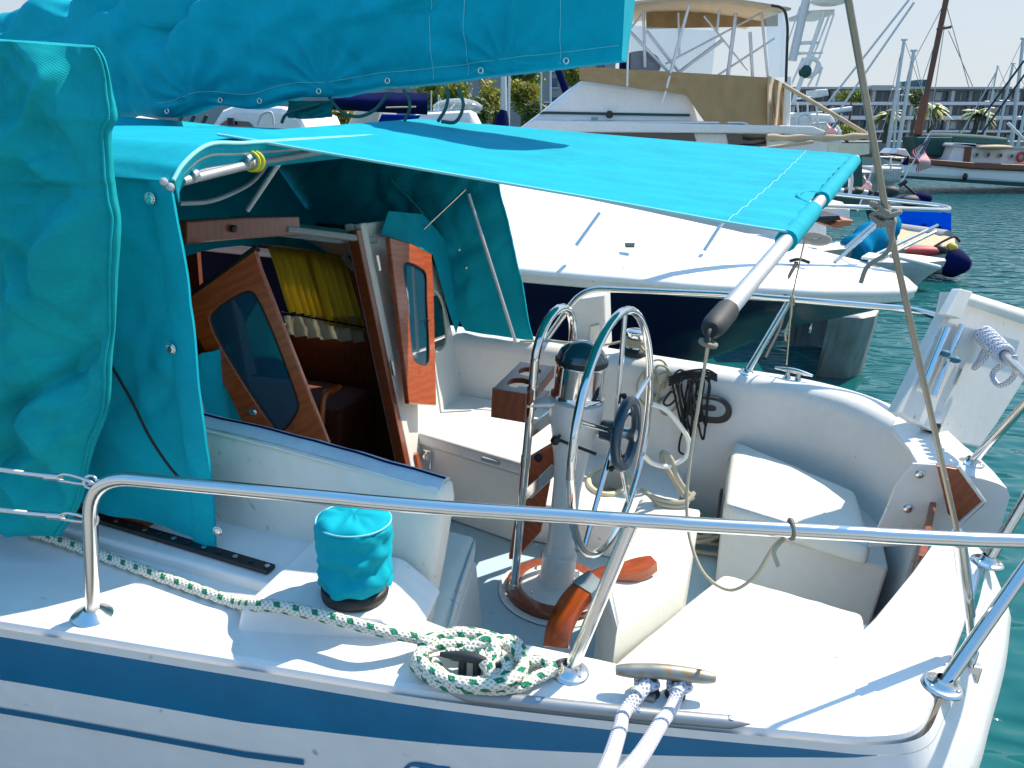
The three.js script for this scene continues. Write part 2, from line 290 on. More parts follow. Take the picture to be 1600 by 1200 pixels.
/* ---------- the water, the dock underfoot ---------- */
{
  const rows = []; for (let j = 0; j <= 60; j++) { const z = 10 - Math.pow(j / 60, 2) * 300, r = []; for (let i = 0; i <= 40; i++) r.push(v3((i / 20 - 1) * 260, 0, z)); rows.push(r); }
  const g = gridGeo(rows), p = g.attributes.position, uv = g.attributes.uv; for (let i = 0; i < p.count; i++) uv.setXY(i, p.getX(i), -p.getZ(i));
  structure('water', g, M.water);
  structure('dock', boxAt(v3(-2, 0.35, 0.5), 40, 0.3, 2.2, 0.02), std([0.36, 0.35, 0.33], { roughness: 0.9, map: mottle }));
}

/* ---------- the sailboat: hull, decks, cockpit, cabin ---------- */
const SOLE = -0.645, SEAT = -0.25;
const boat = thing('sailboat', 'white sailboat with blue hull band, open cockpit and companionway, filling the foreground', 'sailboat', { boat: true });
const nearEdge = [[-4.2, -0.42], [-3, -0.45], [-2, -0.41], [-1.2, -0.290], [-0.68, -0.218], [-0.22, -0.152], [0.16, -0.074], [0.44, -0.008], [0.6, 0.035], [0.69, 0.09], [0.745, 0.2], [0.83, 0.42], [0.93, 0.68], [1.01, 0.93]];
const edge = smooth(nearEdge.map(([s, c]) => V(s, c, 0)), 90);
{ // near side deck and stern quarter, one moulding
  const inner = [[1.0, 0.97], [0.875, 0.93], [0.79, 0.74], [0.66, 0.47], [0.55, 0.27], [0.44, 0.15], [0.25, 0.075], [0.05, 0.07], [-0.3, 0.05], [-1.2, 0.2], [-3, 0.3], [-4.2, 0.3]];
  part(boat, 'side_deck', plateGeo([...edge, ...inner.map(([s, c]) => V(s, c, 0))], -0.05, 0.014), M.gel);
  // sloping inner face of the stern quarter, down to the seat
  const top = smooth([[0.875, 0.93], [0.79, 0.74], [0.66, 0.47], [0.55, 0.27], [0.44, 0.15], [0.25, 0.075]].map(([s, c]) => V(s, c, -0.008)), 24);
  const bot = smooth([[0.80, 1.0], [0.70, 0.84], [0.585, 0.56], [0.48, 0.36], [0.38, 0.24], [0.22, 0.16]].map(([s, c]) => V(s, c, SEAT - 0.12)), 24);
  part(boat, 'quarter_side', gridGeo(Array.from({ length: 9 }, (_, k) => { const t = k / 8; return top.map((p, i) => p.clone().lerp(bot[i], t).addScaledVector(v3(0, 1, 0), -0.012 * Math.sin(t * 3.14))); })), M.gelWarm);
  // edge of the near deck seen from the cockpit
  part(boat, 'coaming_side', gridGeo([0, 1].map(k => [[0.25, 0.078], [0.05, 0.075], [-0.3, 0.055], [-1.2, 0.2], [-2.2, 0.26]].map(([s, c]) => V(s, c + 0.03 * k, k ? SOLE : -0.03)))), M.gelWarm);
}
{ // hull: lip, blue band, topsides; plan curve shifted by depth
  const nrm = edge.map((p, i) => { const a = edge[Math.max(0, i - 1)], b = edge[Math.min(edge.length - 1, i + 1)]; const t = b.clone().sub(a).normalize(); return v3(-t.z, 0, t.x); });
  const rowF = (f) => edge.map((p, i) => { const h = f(p.x), t = clamp((p.x - 0.5) / 0.3, 0, 1), k = lerp(0.010 + 0.05 * h, 0.004 + 0.105 * Math.min(1, -h / 0.17) - 0.5 * Math.max(0, -h - 0.2), t * t * (3 - 2 * t)); return p.clone().addScaledVector(nrm[i], k).setY(h); });
  const bandTop = (s) => -0.034, bandBot = (s) => -0.034 - clamp((0.60 - s) / 1.25, 0, 1) ** 0.75 * 0.125 - 0.0008;
  part(boat, 'deck_lip', gridGeo([rowF(() => -0.012), rowF(() => -0.022), rowF(bandTop)]), M.gel);
  const bandEdge = edge.filter(p => p.x < 0.62).length;
  part(boat, 'blue_band', gridGeo([0, 0.5, 1].map(t => rowF(s => lerp(bandTop(s), bandBot(s), t)).slice(0, bandEdge))), M.band);
  part(boat, 'topsides', gridGeo([0, 0.05, 0.09, 0.12, 0.15, 0.18, 0.22, 0.3, 0.4, 0.6, 0.8, 1].map(t => rowF(s => lerp(bandBot(s), -1.25, t)))), M.gel);
  part(boat, 'pinstripe', gridGeo([0, 1].map(k => rowF(s => bandBot(s) - 0.083 - 0.016 * k).slice(0, edge.filter(p => p.x < -0.5).length).map(p => p.clone().add(v3(0, 0, 0.004))))), M.ink);
  // name lettering on the topsides, only its top in view
  const q = (s, h) => { const r = rowF(() => h), j = r.findIndex(p => p.x > s); return r[Math.max(1, j)].clone().lerp(r[Math.max(1, j) - 1], 0).setX(s).add(v3(0, 0, 0.006)); };
  const L = (pts) => plateGeo(pts.map(([s, h]) => q(s, h)), 0.002);
  part(boat, 'hull_lettering', [sweep(smooth([q(-0.30, -0.21), q(-0.285, -0.193), q(-0.26, -0.188), q(-0.235, -0.191), q(-0.205, -0.189)], 16), 0.0045, 6), L([[-0.205, -0.30], [-0.18, -0.30], [-0.165, -0.183], [-0.195, -0.183]].reverse()), L([[-0.175, -0.30], [-0.15, -0.30], [-0.138, -0.195], [-0.16, -0.187]].reverse()), sweep(smooth([q(-0.26, -0.19), q(-0.272, -0.25), q(-0.28, -0.3)], 10), 0.006, 6)], M.ink, 'dark blue hull name lettering, cut off by the picture edge');
}
{ // ledge with the track, and the winch pad
  part(boat, 'coaming_ledge', block([[-3, 0.05], [-0.70, 0.0], [-0.70, 0.21], [-3, 0.30]].map(([s, c]) => V(s, c, -0.02)).concat([[-3, 0.06], [-0.705, 0.008], [-0.705, 0.21], [-3, 0.30]].map(([s, c]) => V(s, c, 0.028))), 0.012), M.gel);
  part(boat, 'winch_pad', block([[-0.73, -0.14], [-0.335, -0.02], [-0.36, 0.20], [-0.73, 0.21]].map(([s, c]) => V(s, c, -0.02)).concat([[-0.715, -0.125], [-0.405, -0.055], [-0.475, 0.19], [-0.715, 0.20]].map(([s, c]) => V(s, c, 0.058))), 0.018, 3), M.gel);
}
{ // cockpit: sole, seats, T-well, far coaming
  part(boat, 'cockpit_sole', plateGeo([[-1.1, 0.1], [0.85, 0.1], [0.95, 1.0], [0.95, 2.2], [-1.1, 2.2]].map(([s, c]) => V(s, c, SOLE)), -0.03), M.sole);
  // near seat with its cushion's end in view
  part(boat, 'near_seat', block([[-1.1, 0.12], [-0.40, 0.12], [-0.43, 0.80], [-1.1, 0.80]].map(([s, c]) => V(s, c, SOLE + 0.003)).concat([[-1.1, 0.12], [-0.36, 0.12], [-0.475, 0.79], [-1.1, 0.79]].map(([s, c]) => V(s, c, -0.30))), 0.02, 3), M.gelWarm);
  // far seat locker with a lid
  const loc = part(boat, 'far_seat_locker', block([[-1.06, 1.60], [-0.47, 1.47], [-0.47, 2.14], [-1.06, 2.14]].map(([s, c]) => V(s, c, SOLE + 0.003)).concat([[-1.06, 1.60], [-0.47, 1.47], [-0.47, 2.14], [-1.06, 2.14]].map(([s, c]) => V(s, c, -0.315))), 0.012), M.gelWarm);
  part(loc, 'lid', block([[-1.075, 1.585], [-0.455, 1.45], [-0.455, 2.13], [-1.075, 2.13]].map(([s, c]) => V(s, c, -0.310)).concat([[-1.075, 1.59], [-0.455, 1.455], [-0.455, 2.13], [-1.075, 2.13]].map(([s, c]) => V(s, c, -0.255))), 0.016, 3), M.gel);
  part(loc, 'finger_pull', beam(atC(752, 716, 1.50), atC(782, 724, 1.49), 0.02, 0.02, v3(0, 1, 0), 0.008), M.grey);
  const hp = atC(668, 716, 1.575);
  const hasp = part(loc, 'hasp', [block([-1, 1].flatMap(a => [0]).length ? [[-0.02, 0], [0.02, 0], [0.02, 0.012], [-0.02, 0.012]].map(([a, b]) => hp.clone().add(v3(a, -0.05, b))).concat([[-0.02, 0], [0.02, 0], [0.02, 0.012], [-0.02, 0.012]].map(([a, b]) => hp.clone().add(v3(a, 0.045, b)))) : [], 0.005), turned([[0, 0], [0.017, 0], [0.017, 0.02], [0.011, 0.028], [0, 0.028]], hp.clone().add(v3(0, 0.015, 0.01)), v3(0, 0, 1), 18)], M.chrome);
  part(hasp, 'ring', ringAt(hp.clone().add(v3(-0.045, -0.005, 0.012)), v3(0.3, 0, 1), 0.014, 0.0035), M.chrome);
  // low step in the far wing of the well, with an oval hatch
  const oc = atH(951, 752, -0.45); const oval = (k, dy) => Array.from({ length: 28 }, (_, i) => { const a = i / 28 * 2 * Math.PI; return V(oc.x + 0.085 * k * Math.cos(a), -oc.z + 0.14 * k * Math.sin(a), -0.45 + dy); });
  part(boat, 'well_step', plateGeo([[-0.46, 1.52], [0.12, 1.52], [0.12, 2.15], [-0.46, 2.15]].map(([s, c]) => V(s, c, -0.45)), -0.19, 0.01, [oval(1, 0)]), M.gel);
  part(boat, 'hatch_rim', sweep(oval(1.05, 0.006), 0.013, 8, true), std([0.66, 0.62, 0.44], { roughness: 0.6 }));
  part(boat, 'hatch_floor', plateGeo(oval(0.98, -0.1), -0.01), std([0.5, 0.46, 0.3], { roughness: 0.7, map: mottle }));
  // far coaming: wall, rounded top, far side deck, hull beyond
  const path = smooth([[-1.25, 2.15], [-0.7, 2.16], [-0.1, 2.13], [0.35, 2.10], [0.56, 2.06], [0.74, 1.95], [0.88, 1.74], [0.95, 1.5], [0.965, 1.32]].map(([s, c]) => V(s, c, 0)), 80);
  const sec = [[-0.03, SOLE], [-0.03, -0.45], [-0.025, -0.25], [-0.01, -0.1], [0, -0.02], [0.01, 0.015], [0.035, 0.04], [0.07, 0.05], [0.13, 0.048], [0.17, 0.04], [0.20, 0.028], [0.215, 0.0], [0.215, -0.1], [0.19, -0.5], [0.1, -1.25]];
  const cn = path.map((p, i) => { const a = path[Math.max(0, i - 1)], b = path[Math.min(path.length - 1, i + 1)]; const t = b.clone().sub(a).normalize(); return v3(t.z, 0, -t.x); });
  const secRow = (k, a, b) => path.map((p, i) => p.clone().addScaledVector(cn[i], -(-sec[k][0])).setY(sec[k][1] + 0.012 * clamp((p.x - 0.3) / 0.4, 0, 1) * (sec[k][1] > -0.12 ? 1 : 0)));
  part(boat, 'far_coaming', gridGeo(sec.map((_, k) => secRow(k))), M.gel);
  // square end of the far coaming at the stern gap
  const e = [[1355, 853], [1381, 800], [1398, 755], [1425, 722], [1462, 724], [1480, 752], [1502, 803], [1475, 832], [1440, 850]].map(([x, y]) => atC(x, y, 1.315));
  const ef = part(boat, 'coaming_end', plateGeo(e.reverse(), 0.012, 0.004), M.gelWarm);
  for (const [x, y] of [[1437, 741], [1418, 795]]) part(ef, 'knob', ball(atC(x, y, 1.30), 0.016, 1, 1, 0.7), M.steel);
  part(boat, 'stern_deck', plateGeo([[1407, 640], [1425, 636], [1470, 662], [1517, 705], [1513, 724], [1433, 722], [1420, 700], [1392, 668]].map(([x, y]) => atH(x, y, 0.066)).reverse(), -0.02, 0.006), M.gel);
  part(boat, 'coaming_cap', plateGeo(sec.map((_, k) => secRow(k)[80]), 0.01), M.gelWarm);
  part(boat, 'transom_board', plateGeo([[1462, 724], [1498, 730], [1537, 783], [1502, 815], [1480, 800]].map(([x, y]) => atC(x, y, 1.24)).reverse(), 0.02, 0.003), M.mahogany);
  part(boat, 'board_trim', sweep([[1498, 728], [1537, 783], [1500, 817]].map(([x, y]) => atC(x, y, 1.22)), 0.007, 6), M.gel);
  // front of the helm seat below its cushion, and the seat tops
  part(boat, 'helm_seat', block([[0.315, 1.40], [0.86, 1.31], [0.9, 1.9], [0.315, 2.1]].map(([s, c]) => V(s, c, SOLE + 0.003)).concat([[0.30, 1.42], [0.88, 1.32], [0.9, 1.9], [0.30, 2.1]].map(([s, c]) => V(s, c, -0.325))), 0.015, 2), M.gelWarm);
  part(boat, 'quarter_seat', block([[0.10, 0.14], [0.50, 0.14], [0.82, 0.96], [0.30, 0.93]].map(([s, c]) => V(s, c, SOLE + 0.003)).concat([[0.06, 0.14], [0.50, 0.14], [0.80, 0.95], [0.30, 0.93]].map(([s, c]) => V(s, c, -0.33))), 0.012), M.gelWarm);
  part(boat, 'slot_board', plateGeo([V(0.86, 0.90, SOLE), V(0.98, 1.36, SOLE), V(0.98, 1.36, -0.04), V(0.86, 0.90, -0.04)].reverse(), 0.02, 0.003), M.mahogany);
  // moulded hump aft of the pedestal
  const hb = [[0.05, 0.40], [0.205, 0.70], [0.215, 1.18], [-0.0, 1.18], [-0.03, 0.62]].map(([s, c]) => V(s, c, -0.16));
  part(boat, 'helm_hump', plateGeo(hb, -0.48, 0.02), M.vinyl);
}
/* cabin bulkhead (raked), companionway, dark cabin with a curtained window */
const RAKE = v3(1, 0.23, 0).normalize();                                      // normal of the bulkhead plane
const onBulk = (px, py, off = 0) => meet(px, py, V(-1.12, 0, 0.12).addScaledVector(RAKE, off), RAKE);
const bulkS = (h) => -1.12 - 0.23 * (h - 0.12);
const bk = (c, h, off = 0) => V(bulkS(h), c, h).addScaledVector(RAKE, off);
{
  const arcT = [[2.02, 0.50], [1.9, 0.60], [1.7, 0.645], [1.42, 0.66]];
  const wall = [[1.395, -0.6], [1.395, 0.665], ...arcT.slice().reverse(), [2.12, 0.36], [2.16, 0.05], [2.16, -0.6]];
  const hole = [[680, 470], [687, 480], [693, 530], [690, 541], [676, 548], [664, 545], [655, 470]].map(([x, y]) => onBulk(x, y));
  part(boat, 'cabin_bulkhead', plateGeo(wall.map(([c, h]) => bk(c, h)).reverse(), -0.04, 0.008), M.gelWarm);
  part(boat, 'cabin_bulkhead', plateGeo([[0.14, -0.6], [0.14, 0.40], [0.2, 0.5], [0.36, 0.56], [0.36, -0.6]].map(([c, h]) => bk(c, h)).reverse(), -0.04, 0.008), M.grey);  // near panel coloured grey to stand in for the shade inside
  const port = part(boat, 'portlight', plateGeo([[660, 462], [681, 462], [689, 478], [694, 528], [690, 540], [678, 546], [662, 546]].map(([x, y]) => onBulk(x, y, 0.006)).reverse(), 0.006, 0.002), M.winDark);
  part(port, 'rim', sweep(smooth([[655, 455], [682, 457], [691, 476], [697, 529], [692, 544], [678, 551], [656, 551]].map(([x, y]) => onBulk(x, y, 0.008)), 50, true), 0.007, 8, true), std([0.55, 0.60, 0.48], { roughness: 0.6 }));
  // jambs and trims of the companionway
  part(boat, 'door_jamb', beam(bk(1.42, -0.44, 0.018), bk(1.42, 0.66, 0.018), 0.05, 0.03, RAKE, 0.006), M.gelWarm);
  part(boat, 'jamb_trim', beam(bk(1.372, -0.47, 0.012), bk(1.372, 0.64, 0.012), 0.04, 0.045, RAKE, 0.004), M.mahogany);
  part(boat, 'sill_post', beam(bk(1.45, -0.56, 0.03), bk(1.45, -0.30, 0.03), 0.03, 0.03, RAKE, 0.004), M.teak);
  part(boat, 'sill', beam(bk(0.70, -0.46, 0.0), bk(1.4, -0.46, 0.0), 0.05, 0.05, v3(0, 1, 0), 0.005), M.mahogany);
  part(boat, 'bridge_deck', plateGeo([[0.1, -0.62], [1.58, -0.62], [1.58, -0.48], [0.1, -0.48]].map(([c, h]) => bk(c, h, 0.012)).reverse(), 0.03, 0.01), M.gelWarm);
  for (const [x, y] of [[591, 411], [614, 575]]) { const p = onBulk(x, y, 0.045); part(boat, 'hinge', [rod(p.clone().add(v3(0.006, -0.03, 0)), p.clone().add(v3(-0.006, 0.03, 0)), 0.008, 8)], M.steel); }
  part(boat, 'header', plateGeo([[452, 352], [592, 371], [591, 380], [452, 362]].map(([x, y]) => onBulk(x, y, 0.03)), 0.03, 0.006), M.grey);
  // sliding hatch: teak drop board, dark underside
  const hb = [[278, 344], [370, 338], [456, 337], [458, 366], [370, 372], [278, 380]].map(([x, y]) => atS(x, y, -1.26));
  part(boat, 'hatch_board', plateGeo(hb.reverse(), 0.03, 0.005), M.mahogany);
  part(boat, 'hatch_lock', turned([[0, 0], [0.011, 0], [0.011, 0.01], [0, 0.01]], atS(363, 357, -1.228), v3(1, 0, 0), 14), M.black);
  // cabin roof and inside faces
  const Rf = (s, k) => smooth([[0.1, 0.40], [0.35, 0.51], [0.75, 0.575], [1.15, 0.60], [1.5, 0.585], [1.85, 0.535], [2.10, 0.41]].map(([c, h]) => V(s, c, h + k)), 20);
  part(boat, 'cabin_roof', sheet([Rf(-3.8, 0.0), Rf(-2.6, 0.0), Rf(-2.02, 0)], 0.04), M.gel);
  part(boat, 'roof_edge', sheet([-2.02, -1.7, -1.34].map(s => Rf(s, 0).slice(0, 4)), 0.04), M.gel); part(boat, 'roof_edge', sheet([-2.02, -1.7, -1.34].map(s => Rf(s, 0).slice(13)), 0.04), M.gel);
  const win = [[-2.6, 0.36], [-1.86, 0.36], [-1.74, 0.31], [-1.66, 0.2], [-1.63, 0.05], [-1.625, -0.06], [-2.6, -0.02]].map(([s, h]) => V(s, 2.17, h));
  part(boat, 'cabin_side', plateGeo([[-3.8, -0.9], [-1.16, -0.9], [-1.16, 0.3], [-1.26, 0.52], [-3.8, 0.52]].map(([s, h]) => V(s, 2.17, h)), -0.03, 0, [win.slice().reverse()]), M.cabinIn);
  part(boat, 'cabin_side', plateGeo([[-3.8, -0.9], [-1.16, -0.9], [-1.16, 0.3], [-1.26, 0.52], [-3.8, 0.52]].map(([s, h]) => V(s, 0.1, h)), -0.03), M.cabinIn);
  part(boat, 'cabin_front', plateGeo([[0.1, -0.9], [2.17, -0.9], [2.17, 0.6], [0.1, 0.6]].map(([c, h]) => V(-3.8, c, h)), -0.03), M.cabinIn);
  part(boat, 'cabin_floor', plateGeo([[-3.8, 0.1], [-1.06, 0.1], [-1.06, 2.17], [-3.8, 2.17]].map(([s, c]) => V(s, c, -0.88)), -0.03), M.cabinIn);
  part(boat, 'grab_post', sweep(fillet([atS(500, 700, -1.3), atS(505, 615, -1.3), atS(530, 605, -1.3)], 0.04), 0.014, 8), M.teak);
  part(boat, 'door_catch', beam(atS(536, 399, -1.42), atS(552, 420, -1.42), 0.03, 0.006, v3(1, 0, 0)), M.greyPaint);
  part(boat, 'settee_back', block([[-2.9, 1.7], [-1.5, 1.7], [-1.5, 2.12], [-2.9, 2.12]].map(([s, c]) => V(s, c, -0.85)).concat([[-2.9, 1.75], [-1.5, 1.75], [-1.5, 2.12], [-2.9, 2.12]].map(([s, c]) => V(s, c, -0.3))), 0.04), M.cabinIn);
}
{ // curtains hung in the far cabin window, each its own
  const cur = (x0, x1, y0, y1, ph, w2) => { const rows = []; for (let j = 0; j <= 14; j++) { const t = j / 14, r = []; for (let i = 0; i <= 60; i++) { const u = i / 60, x = lerp(lerp(x0, x1, u), lerp(x0 + w2, x1 + w2, u), t), y = lerp(y0, y1, t) + 12 * (u - 0.5) * t; const p = atC(x, y, 2.10); p.z -= -(0.012 + 0.008 * t) * Math.sin(u * 34 + ph + 0.8 * Math.sin(u * 9 + ph)) - 0.01 * N(u * 6, t * 2, ph); r.push(p); } rows.push(r); } return gridGeo(rows); };
  const a = thing('curtain', 'yellow pleated curtain hanging left of the cabin window, seen through the companionway', 'curtain', { boat: true, group: 'cabin window curtains' }); part(a, 'pleats', cur(420, 480, 383, 493, 0.5, 34), M.curtain);
  const b = thing('curtain', 'yellow pleated curtain on the right of the cabin window, beside the bright gap', 'curtain', { boat: true, group: 'cabin window curtains' }); part(b, 'pleats', cur(472, 532, 383, 512, 2.2, 36), M.curtain);
  const c = thing('curtain_valance', 'grey frilled curtain hem hanging below the yellow cabin curtains', 'curtain', { boat: true }); part(c, 'frill', cur(442, 566, 494, 530, 4.2, 8), M.valance);
  part(c, 'rod', rod(atC(440, 488, 2.085), atC(572, 512, 2.085), 0.005, 8), M.darkwood);
}

/* ---------- fittings of the sailboat ---------- */
const B = { boat: true };
{ // stern rail
  const r = thing('stern_rail', 'polished steel rail running round the sailboat cockpit and stern on slanting legs', 'railing', B);
  const path = fillet([V(-1.04, -0.205, 0.0), V(-0.985, -0.215, 0.362), V(-0.35, -0.10, 0.372), V(0.092, 0.005, 0.38), V(0.62, 0.155, 0.382), V(0.92, 0.25, 0.385), V(1.06, 0.62, 0.385), V(1.15, 1.2, 0.40), V(1.14, 1.95, 0.42), V(0.98, 2.30, 0.405), V(0.25, 2.33, 0.375), V(-0.49, 2.30, 0.325), V(-0.66, 2.26, 0.03)], 0.10, 10);
  part(r, 'rail', sweep(path, 0.0148, 16), M.steel);
  const leg = (a, b, lean = 0) => {
    part(r, 'leg', sweep([a, b], 0.0148, 14), M.steel);
    const f = part(r, 'foot', turned([[0, 0], [0.042, 0], [0.042, 0.004], [0.036, 0.008], [0.021, 0.010], [0.019, 0.022], [0.0155, 0.024]], a.clone().add(v3(0, -0.001, 0)), v3(0.02, 1, 0), 26), M.steel);
    for (let k = 0; k < 3; k++) { const an = k * 2.09 + 0.5; part(f, 'screw', ball(a.clone().add(v3(0.030 * Math.cos(an), 0.0085, 0.030 * Math.sin(an))), 0.0055, 1, 0.5, 1, 8), M.steel); }
  };
  leg(V(0, 0, 0.0), V(0.09, 0.006, 0.372)); leg(V(0.765, 0.245, 0), V(1.035, 0.57, 0.38)); leg(V(1.0, 0.86, 0), V(1.115, 0.93, 0.388)); leg(V(1.08, 1.46, 0.06), V(1.148, 1.28, 0.398));
  leg(V(0.322, 2.2, 0.045), V(0.46, 2.325, 0.38));
  part(r, 'foot', turned([[0, 0], [0.042, 0], [0.042, 0.004], [0.03, 0.009], [0.018, 0.02], [0.0155, 0.02]], V(-1.04, -0.205, 0), v3(0.05, 1, 0), 26), M.steel);
}
{ // steering pedestal with its guard
  const p = thing('steering_pedestal', 'white steering pedestal with chrome compass binnacle and steel guard, standing in the cockpit', 'pedestal', B);
  const b = V(-0.278, 1.2, SOLE), up = v3(0.02, 1, 0);
  part(p, 'base_ring', turned([[0.115, 0], [0.195, 0], [0.195, 0.022], [0.185, 0.028], [0.135, 0.028], [0.115, 0.022]], b.clone().add(v3(0, 0.008, 0)), v3(0, 1, 0), 48), M.mahogany, 'dark teak ring round the pedestal foot');
  part(p, 'base_pad', turned([[0, 0], [0.225, 0], [0.222, 0.006], [0, 0.006]], b.clone().add(v3(0, 0.001, 0)), v3(0, 1, 0), 48), M.gel);
  part(p, 'flange', turned([[0, 0], [0.14, 0], [0.14, 0.010], [0.128, 0.016], [0.082, 0.020], [0.072, 0.032], [0, 0.034]], b.clone().add(v3(0, 0.026, 0)), v3(0, 1, 0), 40), M.gel);
  for (let k = 0; k < 4; k++) part(p, 'bolt', ball(b.clone().add(v3(0.118 * Math.cos(k * 1.57 + 0.6), 0.045, 0.118 * Math.sin(k * 1.57 + 0.6))), 0.009, 1, 0.6, 1, 10), M.steel);
  part(p, 'column', turned([[0.066, 0.05], [0.066, 0.17], [0.064, 0.178], [0.054, 0.186], [0.050, 0.24], [0.050, 0.44], [0.053, 0.48], [0.060, 0.56], [0.084, 0.70], [0.095, 0.74], [0.097, 0.80], [0.10, 0.815], [0, 0.815]], b, up, 40), M.gel);
  const t = b.clone().addScaledVector(up, 0.812);
  part(p, 'binnacle', turned([[0.09, 0], [0.097, 0.004], [0.097, 0.016], [0.087, 0.022], [0.085, 0.12], [0.089, 0.124], [0.089, 0.134], [0, 0.134]], t, up, 40), M.chrome);
  const dome = part(p, 'compass_dome', turned([[0.088, 0], [0.089, 0.015], [0.078, 0.042], [0.052, 0.066], [0.02, 0.076], [0, 0.077]], t.clone().addScaledVector(up, 0.134), up, 40), M.tint);
  part(dome, 'collar', turned([[0.086, -0.004], [0.093, 0], [0.093, 0.012], [0.086, 0.016]], t.clone().addScaledVector(up, 0.134), up, 40), M.black);
  part(p, 'brake_knob', [rod(b.clone().add(v3(-0.02, 0.69, 0.07)), b.clone().add(v3(-0.025, 0.69, 0.115)), 0.006, 8), turned([[0, 0], [0.016, 0.002], [0.016, 0.018], [0, 0.022]], b.clone().add(v3(-0.025, 0.69, 0.112)), v3(0, 0, 1), 16)], M.black);
  part(p, 'shift_lever', rod(b.clone().add(v3(-0.02, 0.685, 0.10)), b.clone().add(v3(0.12, 0.66, 0.11)), 0.006, 8), M.rubber);
  // guard hoop
  const a = atH(802, 930, SOLE), c = atH(858, 868, SOLE), up2 = v3(0.02, 1, 0);
  const at = (q, h) => q.clone().addScaledVector(up2, h);
  const hoop = [at(a, 0.012), at(a, 0.6), at(a, 0.95)]; for (let k = 1; k < 12; k++) { const w = k / 12 * Math.PI; hoop.push(at(a.clone().lerp(c, 0.5 - 0.5 * Math.cos(w)), 0.95 + 0.155 * Math.sin(w))); } hoop.push(at(c, 0.95), at(c, 0.5), at(c, 0.012));
  const gd = part(p, 'guard_hoop', sweep(hoop, 0.0158, 14), M.chrome);
  for (const q of [a, c]) part(gd, 'guard_foot', turned([[0, 0], [0.034, 0], [0.034, 0.008], [0.022, 0.012], [0.02, 0.05], [0.016, 0.055]], q.clone().add(v3(0, 0.002, 0)), v3(0, 1, 0), 20), M.steel);
  for (const h of [0.55, 0.815]) part(gd, 'sleeve', rod(at(a, h), at(a, h + 0.045), 0.0185, 14), M.steel);
  part(p, 'guard_bracket', plateGeo([at(a, 0.795).add(v3(-0.012, 0, 0.02)), t.clone().add(v3(-0.06, -0.006, 0.07)), t.clone().add(v3(-0.085, -0.006, -0.04)), at(a, 0.795).add(v3(-0.012, 0, -0.015))].reverse(), 0.012, 0.003), M.gel);
  for (const h of [0.405, 0.66]) part(p, 'guard_plate', plateGeo([at(a, h), at(c, h), at(c, h + 0.055), at(a, h + 0.055)], 0.008, 0.002), M.steel);
}
{ // cup holder and folding table leaf on the guard
  const k = thing('drink_holder', 'teak drink holder with two round holes clamped to the pedestal guard', 'cup holder', B);
  const q = [[793, 578], [873, 552], [878, 562], [838, 590]];
  const c0 = atC(795, 578, 1.02), o = V(-0.47, 1.10, 0.205);
  const X = v3(1, 0, 0), Z = v3(0, 0, -1);
  const pt = (a, b, h) => o.clone().addScaledVector(X, a).addScaledVector(Z, b).add(v3(0, h, 0));
  const ring = (b) => Array.from({ length: 24 }, (_, i) => pt(0.0 + 0.040 * Math.cos(i / 24 * 6.2832), b + 0.052 * Math.sin(i / 24 * 6.2832), 0));
  part(k, 'top', plateGeo([pt(-0.065, -0.03, 0), pt(0.06, -0.03, 0), pt(0.06, 0.30, 0), pt(-0.065, 0.30, 0)], -0.02, 0.003, [ring(0.06), ring(0.20)]), M.mahogany);
  part(k, 'front', plateGeo([pt(-0.065, -0.03, -0.105), pt(0.06, -0.03, -0.105), pt(0.06, -0.03, 0.002), pt(-0.065, -0.03, 0.002)], 0.016, 0.003), M.mahogany);
  part(k, 'side', plateGeo([pt(0.06, -0.03, -0.045), pt(0.06, 0.30, -0.045), pt(0.06, 0.30, 0.002), pt(0.06, -0.03, 0.002)], 0.012, 0.003), M.mahogany);
  part(k, 'bottom', plateGeo([pt(-0.065, -0.03, -0.1), pt(0.06, -0.03, -0.1), pt(0.06, 0.30, -0.1), pt(-0.065, 0.30, -0.1)], -0.012, 0.003), M.mahogany);
  const t = thing('cockpit_table', 'varnished teak folding cockpit table leaf hanging down on the pedestal guard', 'table', B);
  const leaf = [[826, 712], [880, 680], [876, 720], [862, 735], [845, 825], [806, 868], [795, 868], [812, 760]].map(([x, y]) => { const w = v3(0.32, 0, 0.95).normalize(); return meet(x, y, V(-0.44, 1.26, 0), w); });
  part(t, 'leaf', plateGeo(leaf, -0.03, 0.005), M.teak);
  part(t, 'batten', beam(meet(823, 772, V(-0.42, 1.24, 0), v3(0.32, 0, 0.95).normalize()), meet(868, 728, V(-0.42, 1.24, 0), v3(0.32, 0, 0.95).normalize()), 0.03, 0.045, v3(0, 1, 0)), M.steel);
  part(t, 'latch', turned([[0, 0], [0.016, 0], [0.016, 0.012], [0, 0.014]], meet(841, 714, V(-0.42, 1.24, 0), v3(0.32, 0, 0.95).normalize()), v3(0.32, 0, 0.95), 16), M.black);
}
